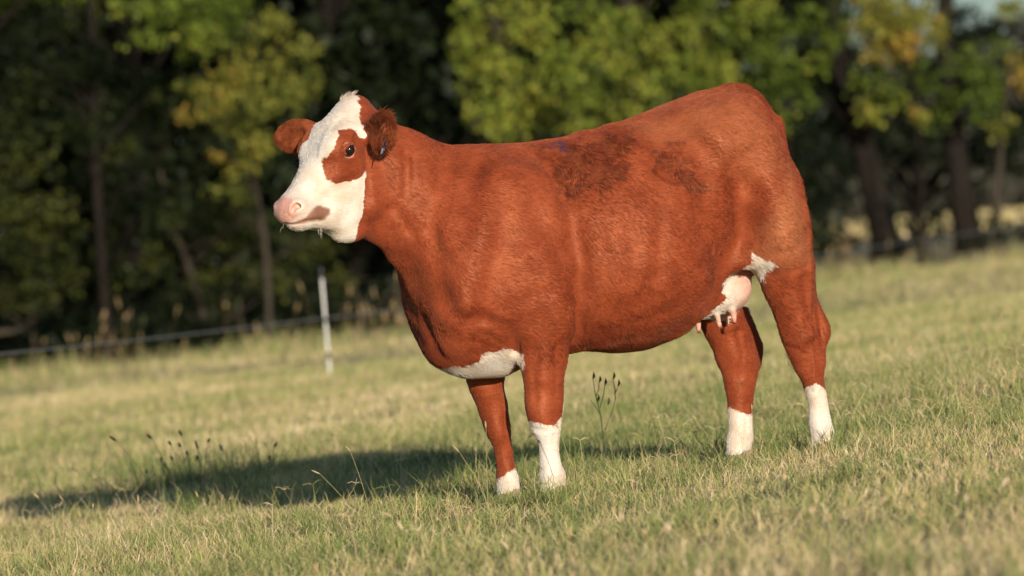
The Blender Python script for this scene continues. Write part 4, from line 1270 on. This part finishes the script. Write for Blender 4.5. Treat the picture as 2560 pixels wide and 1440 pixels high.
# ------------------------------------------------------------------ electric fence
pb = on_ground(826, 948); PY = pb[1]
ptop = at(802, 668, PY)
pm = NT('post_plastic'); pm.set(Base_Color=pm.ramp(pm.noise(6, 2).outputs['Fac'], [(.3, (.62, .62, .60)), (.7, (.78, .78, .75))]), Roughness=.5); pm = pm.m
pdark = plain('post_insulator', (.03, .03, .03), .5)
post = empty('fence_post', pb); tag(post, 'white plastic fence post with dark bands left of the cow', 'fence post')
pv = ptop - pb; L_ = np.linalg.norm(pv)
mesh_obj('rod', *tube([pv * t_ for t_ in (-.1, 0, .3, .6, .90, .92)], [.0100] * 6, 10), pm, post)
for t0, t1, r_ in ((.90, 1.0, .0125), (.51, .55, .0145), (.18, .24, .0140)):
    mesh_obj('band', *tube([pv * t0, pv * (t0 + .004), pv * (t1 - .004), pv * t1], [.010, r_, r_, .010], 10), pdark, post)
for t_ in (.53, .90, .21):
    mesh_obj('wire_clip', *tube([pv * t_, pv * t_ + np.array([.02, -.02, 0]), pv * (t_ + .012) + np.array([.035, -.03, 0.01])], [.004] * 3, 6), pdark, post)
mesh_obj('foot_peg', *tube([pv * .03 + np.array([-.01, 0, 0]), pv * .03 + np.array([.10, 0, .0])], [.006] * 2, 6), pm, post)
wm = plain('poly_wire', (.15, .145, .14), .6)
wp = [(-700, 955, 28.0 - DIST), (0, 885, 36.5 - DIST), (420, 842, 0), (818, 795, PY), (1400, 728, 56 - DIST), (2040, 640, 66 - DIST), (2450, 580, 80 - DIST), (3100, 500, 100 - DIST)]
wpts = []
for px, py, y_ in wp:
    if y_ == 0: y_ = (36.5 - DIST + PY) / 2
    wpts.append(at(px, py, y_))
wq_ = catmull(np.array(wpts), 60)
wire = mesh_obj('fence_wire', *tube(wq_, [.0062] * 60, 6), wm)
tag(wire, 'grey electric fence wire strung across the field behind the cow', 'fence wire')
# ------------------------------------------------------------------ trees
def leaf_mat(name, stops, trans=.35):
    t = NT(name)
    c = t.ramp(t.attr('tone').outputs['Fac'], stops)
    t.set(Base_Color=c, Roughness=.5)
    t.b.inputs['Specular IOR Level'].default_value = .12
    tr = t.new('BsdfTranslucent'); t.link(c, tr.inputs['Color'])
    mx = t.new('MixShader'); mx.inputs[0].default_value = trans
    t.link(t.b.outputs[0], mx.inputs[1]); t.link(tr.outputs[0], mx.inputs[2]); t.link(mx.outputs[0], t.out.inputs['Surface'])
    return t.m
L_GREEN = leaf_mat('leaves_green', [(0, (.030, .050, .010)), (.4, (.100, .150, .022)), (.75, (.230, .285, .042)), (1, (.34, .33, .055))])
L_YELLOW = leaf_mat('leaves_turning', [(0, (.07, .10, .02)), (.4, (.17, .19, .035)), (.75, (.29, .26, .045)), (1, (.40, .24, .05))])
L_DEEP_SHADE = leaf_mat('leaves_deep_shade', [(0, (.005, .009, .004)), (.5, (.011, .018, .007)), (1, (.028, .038, .013))], .2)  # the wood's deep shade is put into this near-black leaf colour
L_LEFT_SHADED = leaf_mat('leaves_olive_shaded', [(0, (.008, .014, .005)), (.4, (.026, .036, .009)), (1, (.11, .12, .025))], .25)  # olive lowered so the left trees look shaded; shade painted into the leaves
bk = NT('bark'); bk.set(Base_Color=bk.ramp(bk.noise(9, 4).outputs['Fac'], [(.3, (.007, .006, .005)), (.7, (.022, .019, .016))]), Roughness=.9); bk.b.inputs['Specular IOR Level'].default_value = .04; BARK = bk.m
bk = NT('grey_bark'); bk.set(Base_Color=bk.ramp(bk.noise(9, 4).outputs['Fac'], [(.3, (.026, .022, .018)), (.7, (.07, .058, .045))]), Roughness=.9); bk.b.inputs['Specular IOR Level'].default_value = .04; BARKL = bk.m

def leaves(centers, radii, counts, size, tones, droop=.2):
    """leaf faces through ellipsoid clumps"""
    V, T = [], []
    for c, r_, n_, to in zip(centers, radii, counts, tones):
        n_ = int(n_)
        u = rng.normal(size=(n_, 3)); u /= np.linalg.norm(u, axis=1)[:, None]
        rad = rng.random(n_) ** (1 / 2.2)
        # uneven lobes inside the clump
        lob = 1 + .35 * wob(u * 1.0, 3.2, int(abs(c[0] * 97 + c[2] * 31)) % 9999)
        p = c + u * (rad * lob)[:, None] * r_
        s_ = size * (.6 + .8 * rng.random(n_))
        a_ = rng.normal(size=(n_, 3)); a_[:, 2] -= droop * 2; a_ /= np.linalg.norm(a_, axis=1)[:, None]
        b_ = np.cross(a_, rng.normal(size=(n_, 3))); b_ /= np.linalg.norm(b_, axis=1)[:, None]
        nn = np.cross(a_, b_)
        V.append(np.stack([p, p + a_ * (s_ * .5)[:, None] + b_ * (s_ * .32)[:, None] + nn * (s_ * .08)[:, None], p + a_ * s_[:, None], p + a_ * (s_ * .5)[:, None] - b_ * (s_ * .32)[:, None] + nn * (s_ * .08)[:, None]], 1).reshape(-1, 3))
        T.append(np.repeat(np.clip(to + rng.normal(size=n_) * .16, 0, 1), 4))
    V = np.concatenate(V); T = np.concatenate(T)
    F = np.arange(len(V)).reshape(-1, 4)
    return V, F, T

def tree(name, base, trunk, r0, clumps, mat, label, bark=None, size=.082, dens=1.0, droop=.25, cat='tree', group=None, rtop=.35):
    """trunk: world points; clumps: (centre, radii, tone)"""
    bark = bark or BARK
    base = np.array([base[0], base[1], float(terrain(base[0], base[1]))])
    o = empty(name, base); tag(o, label, cat, group)
    tr = catmull(np.array([base - [0, 0, .15]] + [np.asarray(p, float) for p in trunk]), 18)
    rad = r0 * np.linspace(1, rtop, 18); rad[0] *= 1.5; rad[1] *= 1.2
    mesh_obj('trunk', *tube(tr - base, rad, 10), bark, o)
    V, F, off = [], [], 0
    for c, r_, to in clumps:
        c = np.asarray(c, float)
        dz = np.linalg.norm(tr - c, axis=1) + 1.2 * np.maximum(tr[:, 2] - c[2], 0)
        k_ = int(np.clip(np.argmin(dz) - 2, 2, 17))
        s_ = tr[k_]
        mid = (s_ + c) / 2 + np.array([0, 0, .12 * np.linalg.norm(c - s_)]) + rng.normal(size=3) * .08
        pth = catmull(np.array([s_, mid, c, c + (c - mid) * .5]), 9)
        rb = min(rad[k_] * .5, .012 + .014 * np.linalg.norm(c - s_))
        v, f = tube(pth - base, rb * np.linspace(1, .2, 9), 5)
        V.append(v); F.append(f + off); off += len(v)
        for _ in range(3):          # twigs
            e_ = c + rng.normal(size=3) * np.asarray(r_) * .7
            v, f = tube(catmull(np.array([pth[5], (pth[5] + e_) / 2 + [0, 0, .05], e_]), 5) - base, rb * .35 * np.linspace(1, .3, 5), 4)
            V.append(v); F.append(f + off); off += len(v)
    if V: mesh_obj('limbs', np.concatenate(V), np.concatenate(F), bark, o)
    if clumps:
        cen = [np.asarray(c) - base for c, _, _ in clumps]; rr_ = [np.asarray(r_) for _, r_, _ in clumps]
        cnt = [np.clip(dens * 2.0 * math.pi * r_[0] * r_[2] / (.32 * size * size), 40, 600) for r_ in rr_]
        v, f, to = leaves(cen, rr_, cnt, size, [q[2] for q in clumps], droop)
        cr = mesh_obj('crown', v, f, mat, o, smooth=False)
        attr(cr, 'tone', to)
    return o

def pc(lst, Y, tone=.55, dy=.6, k=1.0):
    """clumps seen at pixels: (px, py, rx, ry[, tone]) at depth Y"""
    out = []
    for q in lst:
        yy = Y + rng.uniform(-dy, dy)
        m = (yy + DIST) / FPX
        rx, rz = q[2] * m * k, q[3] * m * k
        out.append((at(q[0], q[1], yy), (rx, max(.35, rx * .8), rz), q[4] if len(q) > 4 else tone + rng.uniform(-.24, .16)))
    return out
def crown_fill(cx, cy, z0, z1, rx, ry, n, r, tone):
    out = []
    for _ in range(n):
        a_ = rng.random() * 6.283; q = math.sqrt(rng.random())
        out.append((np.array([cx + math.cos(a_) * q * rx, cy + math.sin(a_) * q * ry, rng.uniform(z0, z1)]), (r * rng.uniform(.7, 1.2), r * rng.uniform(.7, 1.2), r * rng.uniform(.5, .8)), tone + rng.uniform(-.15, .15)))
    return out
def gp(px, Y): 
    p = at(px, 700, Y); return np.array([p[0], p[1], float(terrain(p[0], p[1]))])
def up(p, dx, dy, z): return np.array([p[0] + dx, p[1] + dy, z])

# -- front row, left to right
b = gp(-60, 52)
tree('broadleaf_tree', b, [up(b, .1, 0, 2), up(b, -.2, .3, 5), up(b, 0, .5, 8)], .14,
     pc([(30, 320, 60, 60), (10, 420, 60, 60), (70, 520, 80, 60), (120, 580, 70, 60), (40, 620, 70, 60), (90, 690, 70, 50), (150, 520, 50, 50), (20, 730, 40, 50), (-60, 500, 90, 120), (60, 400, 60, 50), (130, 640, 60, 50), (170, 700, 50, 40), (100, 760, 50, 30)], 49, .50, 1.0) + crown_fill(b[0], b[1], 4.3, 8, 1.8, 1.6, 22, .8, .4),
     L_LEFT_SHADED, 'olive green tree hanging low at the left edge of the wood', dens=.8)
b = gp(330, 57)
tree('broadleaf_tree', b, [up(b, .1, 0, 2), up(b, .3, .2, 5), up(b, .4, .5, 9)], .15,
     pc([(420, 40, 70, 50), (510, 90, 70, 45), (470, 10, 90, 40), (565, 45, 55, 50), (360, 95, 60, 28), (330, 20, 60, 30), (480, 130, 40, 25)], 48.5, .56, .5) + crown_fill(b[0] + .4, b[1], 4.6, 9, 2.0, 1.8, 26, .85, .5),
     L_GREEN, 'sunlit green tree with a bright branch hanging at the top left', dens=1.0)
b = gp(660, 49.5)
tree('sapling', b, [up(b, .05, 0, 1.2), up(b, -.1, 0, 2.6), up(b, .05, .1, 4.0)], .05,
     pc([(600, 190, 75, 50), (550, 245, 60, 40, .6), (655, 250, 70, 55), (590, 310, 75, 40), (640, 360, 55, 50), (510, 285, 50, 22, .66), (455, 285, 22, 18, .9), (545, 390, 20, 16, .9), (600, 420, 45, 25, .5), (700, 165, 50, 45, .5), (620, 110, 40, 40), (730, 240, 40, 50, .35), (570, 470, 50, 26, .28), (760, 120, 50, 40, .4), (680, 60, 60, 40, .45), (740, 330, 40, 40, .25), (480, 210, 40, 30, .4), (780, 200, 35, 45, .3)], 48, .48, .9),
     L_YELLOW, 'young yellow green tree with orange leaf tips behind the cow head', BARKL, size=.075, dens=.85)
b = gp(520, 52.5)
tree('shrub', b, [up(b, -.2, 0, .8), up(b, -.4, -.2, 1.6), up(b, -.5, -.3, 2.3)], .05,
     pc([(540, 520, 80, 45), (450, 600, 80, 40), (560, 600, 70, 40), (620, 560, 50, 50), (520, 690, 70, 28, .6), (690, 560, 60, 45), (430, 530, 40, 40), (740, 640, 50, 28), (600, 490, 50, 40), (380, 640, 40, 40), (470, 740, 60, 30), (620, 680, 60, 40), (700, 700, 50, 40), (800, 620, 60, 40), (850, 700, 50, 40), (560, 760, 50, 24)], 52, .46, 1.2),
     L_LEFT_SHADED, 'low olive shrub in half shade under the trees left of the cow muzzle', BARKL, dens=.8, cat='shrub')
b = gp(240, 55)
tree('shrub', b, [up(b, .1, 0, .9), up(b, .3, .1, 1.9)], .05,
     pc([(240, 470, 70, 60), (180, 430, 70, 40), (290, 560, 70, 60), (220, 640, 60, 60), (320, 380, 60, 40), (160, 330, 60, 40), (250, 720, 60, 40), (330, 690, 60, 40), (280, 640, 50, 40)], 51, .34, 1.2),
     L_LEFT_SHADED, 'dim dark green shrub deep in the wood at the left', dens=.8, cat='shrub')
b = gp(1330, 59)
tree('broadleaf_tree', b, [up(b, -.1, 0, 2), up(b, -.25, .1, 4), up(b, -.1, .2, 7), up(b, 0, .2, 10)], .13,
     pc([(1200, 110, 60, 80), (1260, 190, 70, 70), (1210, 290, 65, 45), (1330, 70, 70, 55), (1390, 150, 75, 65), (1330, 250, 75, 50), (1180, 200, 40, 50), (1290, 10, 80, 35), (1260, 340, 45, 25), (1400, 290, 60, 40), (1170, 20, 40, 40), (1150, 110, 40, 60), (1300, 310, 60, 30), (1440, 220, 50, 60)], 51.5, .72, 1.2) + crown_fill(b[0], b[1], 4.8, 9.5, 2.2, 1.8, 26, .9, .55),
     L_GREEN, 'large sunlit green tree with drooping branches above the cow back', BARKL, dens=1.15)
b = gp(1590, 61)
tree('broadleaf_tree', b, [up(b, 0, 0, 2), up(b, .2, .1, 4), up(b, .2, .2, 7), up(b, .1, .2, 9)], .12,
     pc([(1500, 110, 65, 75), (1480, 230, 75, 60), (1560, 50, 65, 45), (1580, 170, 65, 80), (1450, 20, 70, 40), (1640, 120, 40, 60), (1560, 270, 50, 35), (1640, 230, 35, 50), (1500, 310, 50, 28), (1460, 320, 50, 25)], 54.5, .70, 1.2) + crown_fill(b[0], b[1], 4.9, 9, 1.8, 1.8, 22, .9, .55),
     L_GREEN, 'sunlit green tree behind the middle of the cow back', BARKL, dens=1.1)
b = gp(1850, 66)
tree('broadleaf_tree', b, [up(b, -.1, 0, 2), up(b, -.3, 0, 4), up(b, -.2, .1, 8)], .13,
     pc([(1720, 170, 75, 45), (1780, 120, 55, 50), (1850, 195, 50, 50), (1710, 70, 60, 45), (1830, 60, 60, 40, .45), (1900, 130, 50, 50, .4), (1770, 230, 50, 35), (1930, 230, 40, 40, .35), (1960, 300, 35, 35, .5), (1880, 20, 60, 40), (1740, 10, 60, 40), (1690, 210, 50, 40), (1800, 180, 50, 40), (1960, 160, 50, 50, .4), (1950, 70, 50, 40, .4)], 62, .66, .8) + crown_fill(b[0], b[1], 5.2, 9, 2, 1.8, 22, .9, .5),
     L_GREEN, 'green tree with spread branches above the cow rump', dens=.9)
# -- right: trunks standing on the far edge of the field
b = on_ground(2222, 655)
yr = b[1]
tree('broadleaf_tree', b, [at(2205, 560, yr), at(2180, 460, yr), at(2155, 360, yr), at(2110, 250, yr), at(2090, 120, yr + .3), at(2070, -200, yr + .5)], .27,
     pc([(2050, 150, 45, 45, .5), (2080, 90, 50, 40, .45), (2170, 200, 60, 40, .4), (2130, 20, 60, 40), (2180, 290, 35, 35, .75), (2020, 40, 50, 40, .35), (2240, 240, 40, 40, .6), (2000, 240, 40, 50, .3), (2300, 190, 60, 50, .2)], yr - 2.5, .30, .8) + crown_fill(b[0] - .5, b[1], 6.2, 11, 2.5, 2, 26, 1.0, .4),
     L_GREEN, 'tree with a thick dark leaning trunk right of the cow rump', size=.12, dens=.7, rtop=.5)
b = on_ground(2430, 632)
y2 = b[1]
tree('broadleaf_tree', b, [at(2412, 540, y2), at(2395, 420, y2), at(2380, 300, y2), at(2360, 150, y2), at(2370, -150, y2)], .27,
     pc([(2370, 240, 50, 40, .3), (2450, 260, 60, 50, .3), (2420, 160, 70, 50, .35), (2480, 200, 60, 60, .3), (2500, 120, 50, 40, .35), (2340, 300, 40, 40, .3)], y2 - 1, .3, 1.0) + crown_fill(b[0], b[1], 6.5, 11, 2.5, 2, 26, 1.0, .4),
     L_GREEN, 'tree with a straight dark trunk near the right edge', size=.12, dens=.6, rtop=.5)
b = on_ground(2300, 668)
tree('sapling', b, [at(2305, 500, b[1]), at(2290, 300, b[1]), at(2260, 100, b[1]), at(2250, -40, b[1])], .045,
     pc([(2230, 50, 80, 45), (2200, 120, 55, 40), (2310, 40, 55, 45), (2150, 70, 35, 35, .6), (2270, 110, 45, 40, .9), (2340, 90, 35, 35), (2200, 10, 60, 30), (2290, 285, 22, 20, .9), (2300, 300, 20, 20, .5), (2170, 270, 28, 30, .6)], b[1] - .4, .66, .4),
     L_YELLOW, 'slim tree with yellow autumn leaves at the top right', size=.10, dens=1.2)
b = on_ground(2498, 640)
tree('sapling', b, [at(2492, 520, b[1]), at(2500, 400, b[1]), at(2510, 280, b[1]), at(2550, 60, b[1])], .075,
     pc([(2545, 170, 28, 45, .8), (2555, 210, 25, 30, .9), (2500, 320, 40, 30, .35), (2530, 20, 50, 30, .4)], b[1] - .2, .6, .4),
     L_YELLOW, 'thin grey stemmed tree at the far right edge', BARKL, size=.10, dens=.9)
b = gp(1985, 76)
tree('broadleaf_tree', b, [up(b, .1, 0, 2), up(b, 0, 0, 4), up(b, .2, .1, 8)], .16,
     pc([(2010, 330, 50, 40, .3), (1980, 400, 45, 35, .25), (2060, 380, 40, 30, .25), (2090, 470, 40, 30, .25)], 76, .3, .8) + crown_fill(b[0], b[1], 5.8, 9, 2, 1.8, 18, 1, .4),
     L_DEEP_SHADE, 'dim tree half hidden behind the cow rump', size=.12, dens=.6)
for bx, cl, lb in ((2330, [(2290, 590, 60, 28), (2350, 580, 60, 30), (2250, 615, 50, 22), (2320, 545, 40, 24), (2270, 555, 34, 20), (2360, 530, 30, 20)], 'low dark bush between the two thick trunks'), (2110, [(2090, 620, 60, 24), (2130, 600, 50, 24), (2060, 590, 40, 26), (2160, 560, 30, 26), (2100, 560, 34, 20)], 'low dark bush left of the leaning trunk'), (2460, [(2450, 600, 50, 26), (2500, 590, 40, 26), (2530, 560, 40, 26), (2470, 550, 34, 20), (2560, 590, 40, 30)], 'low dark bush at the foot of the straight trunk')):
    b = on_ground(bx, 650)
    tree('shrub', b, [at(bx - 4, 640, b[1]), at(bx - 8, 600, b[1])], .03, pc(cl, b[1] + 2, .45, .6), L_DEEP_SHADE, lb, size=.10, dens=.6, cat='shrub')
b = gp(2300, 92)
cl = []
for _ in range(85):
    px_, py_ = rng.uniform(1960, 2640), rng.uniform(-60, 330) if rng.random() < .82 else rng.uniform(330, 430)
    cl += pc([(px_, py_, 62, 38)], 90, .35, 2.0)
tree('broadleaf_tree', b, [up(b, .1, 0, 2), up(b, .2, 0, 5), up(b, 0, 0, 9)], .12, cl + crown_fill(b[0], b[1], 7, 11, 4, 2, 20, 1.1, .4), L_DEEP_SHADE, 'wide dark tree behind the leaning trunks at the right', size=.16, dens=.8)
b = gp(260, 50)
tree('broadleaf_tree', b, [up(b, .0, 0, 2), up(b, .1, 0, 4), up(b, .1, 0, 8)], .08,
     pc([(230, 150, 80, 50), (330, 190, 80, 50), (270, 260, 90, 55), (180, 220, 70, 50), (370, 290, 70, 50), (300, 350, 80, 50), (210, 320, 70, 50), (400, 220, 50, 50), (350, 420, 70, 50), (250, 420, 70, 50), (120, 180, 70, 50), (110, 60, 80, 50), (200, 60, 80, 50), (40, 120, 80, 60), (60, 220, 60, 60), (390, 500, 60, 50), (300, 520, 60, 50), (850, 60, 80, 50), (900, 150, 60, 60), (960, 60, 80, 60), (1040, 140, 60, 70), (1010, 250, 50, 50), (1090, 40, 60, 50), (1090, 240, 50, 60)][:17], 50, .12, 1.2), L_LEFT_SHADED, 'dark leafy tree hanging low between the left edge and the young tree', dens=.9)
# -- rows behind, shaded by the front row and by a darkened leaf colour
bi = 0
rows = [(-480, 58, 'dark evergreen tree beyond the left edge of the wood'), (-820, 56, 'dark evergreen tree standing second beyond the left edge'), (-1180, 54, 'dark evergreen tree standing third beyond the left edge'), (2800, 96, 'dark evergreen tree beyond the right edge of the wood'), (3150, 100, 'dark evergreen tree standing second beyond the right edge'),
        (-150, 60, 'dark evergreen tree deep in the wood at the far left'), (110, 64, 'dark evergreen tree behind the olive tree at left'), (370, 61, 'dark evergreen tree behind the top left branch'), (640, 63, 'dark evergreen tree behind the young yellow green tree'),
        (880, 60, 'dark evergreen tree behind the cow poll and ear'), (1080, 64, 'dark evergreen tree above the cow withers'), (1330, 68, 'dark evergreen tree behind the large sunlit tree'), (1600, 72, 'dark evergreen tree behind the sunlit tree at mid back'),
        (1830, 80, 'dark evergreen tree behind the green tree above the rump'), (240, 70, 'dark evergreen tree far back between the left trees'), (980, 72, 'dark evergreen tree far back behind the cow neck'), (500, 71, 'dark evergreen tree far back behind the sapling'), (1200, 75, 'dark evergreen tree far back above the withers'), (1720, 86, 'dark evergreen tree far back above the loin'), (1960, 90, 'dark evergreen tree far back above the tail head'), (-20, 68, 'dark evergreen tree far back at the left edge'), (1460, 80, 'dark evergreen tree far back behind the two sunlit trees')]
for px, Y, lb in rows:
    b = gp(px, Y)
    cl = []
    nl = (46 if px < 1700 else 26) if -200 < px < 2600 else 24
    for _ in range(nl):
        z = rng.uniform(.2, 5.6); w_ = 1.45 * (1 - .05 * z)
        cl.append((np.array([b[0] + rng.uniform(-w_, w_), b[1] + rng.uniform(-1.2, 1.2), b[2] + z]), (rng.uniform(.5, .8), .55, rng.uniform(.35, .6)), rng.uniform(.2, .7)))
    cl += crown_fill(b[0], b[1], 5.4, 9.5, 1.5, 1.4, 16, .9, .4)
    tree('evergreen_tree', b, [up(b, .05, 0, 2), up(b, -.05, 0, 5), up(b, 0, 0, 9)], .15, cl, L_DEEP_SHADE, lb, size=.22, dens=.95, droop=.4)
# bare branches in front of the dark wood
BR = NT('dead_wood'); BR.set(Base_Color=BR.ramp(BR.noise(12, 3).outputs['Fac'], [(.3, (.035, .03, .023)), (.7, (.09, .072, .054))]), Roughness=.9); BR.b.inputs['Specular IOR Level'].default_value = .04; BR = BR.m
def dead_branch(pix, Y, r_, label, twigs=()):
    p = np.array([at(x_, y_, Y) for x_, y_ in pix])
    g = p[0].copy(); g[2] = float(terrain(g[0], g[1]))
    o = empty('dead_branch', g); tag(o, label, 'branch')
    q = catmull(np.concatenate([[g - [0, 0, .1]], p]), 14) - g
    mesh_obj('limb', *tube(q, r_ * np.linspace(1.2, .35, 14), 7), BR, o)
    for tw in twigs:
        tq_ = catmull(np.array([at(x_, y_, Y + .05) for x_, y_ in tw]), 7) - g
        mesh_obj('twig', *tube(tq_, r_ * .5 * np.linspace(1, .3, 7), 5), BR, o)
dead_branch([(-40, 845), (40, 825), (110, 775), (170, 720), (195, 690)], 50, .040, 'bare grey branch arching up out of the grass at far left', [[(60, 815), (30, 790), (-10, 780)]])
dead_branch([(1010, 770), (1000, 735), (985, 720), (960, 745), (945, 790)], 46, .022, 'thin bare branch curling down beside the cow chest', [])
dead_branch([(905, 800), (898, 760), (885, 720)], 46.5, .028, 'upright bare twig left of the cow chest', [[(900, 770), (925, 740), (940, 715)]])
dead_branch([(600, 740), (650, 690), (700, 640), (745, 610), (770, 580)], 52.5, .022, 'bare branch slanting up below the cow muzzle', [[(690, 645), (665, 640), (640, 625)]])
dead_branch([(80, 760), (120, 620), (170, 530), (190, 470)], 52, .026, 'pale bare branch leaning through the olive tree at left', [])

# far hedges and trees seen under the crowns on the right
V = []
cen, rad_, ton = [], [], []
for _ in range(420):
    y_ = rng.uniform(400, 470); x_ = (y_ + DIST) * rng.uniform(.045, .13)
    cen.append(np.array([x_, y_, rng.uniform(.5, 13.0) * (1 if rng.random() < .7 else .3)])); rad_.append(np.array([rng.uniform(1.6, 3.4), 2, rng.uniform(1.0, 2.2)])); ton.append(rng.uniform(.2, .7))
v, f, to = leaves(cen, rad_, [80] * 420, .9, ton)
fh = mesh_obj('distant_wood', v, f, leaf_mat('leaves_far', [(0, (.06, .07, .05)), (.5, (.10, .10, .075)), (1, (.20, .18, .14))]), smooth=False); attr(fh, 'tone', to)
tag(fh, 'distant grey green wood beyond the far field', 'wood', None, 'stuff')
# undergrowth on the floor of the wood
cen, rad_, ton = [], [], []
for _ in range(190):
    px = rng.uniform(-150, 1950); Y = 50 + 14 * rng.random() + max(0, px - 1200) * .018
    g = gp(px, Y); cen.append(g + [0, 0, rng.uniform(.0, .5)]); rad_.append(np.array([.7, .6, rng.uniform(.2, .5)])); ton.append(rng.uniform(.1, .6))
v, f, to = leaves(cen, rad_, [120] * 190, .11, ton)
uo = mesh_obj('undergrowth', v, f, L_DEEP_SHADE, smooth=False); attr(uo, 'tone', to)
tag(uo, 'dark leafy undergrowth on the floor of the wood', 'undergrowth', None, 'stuff')
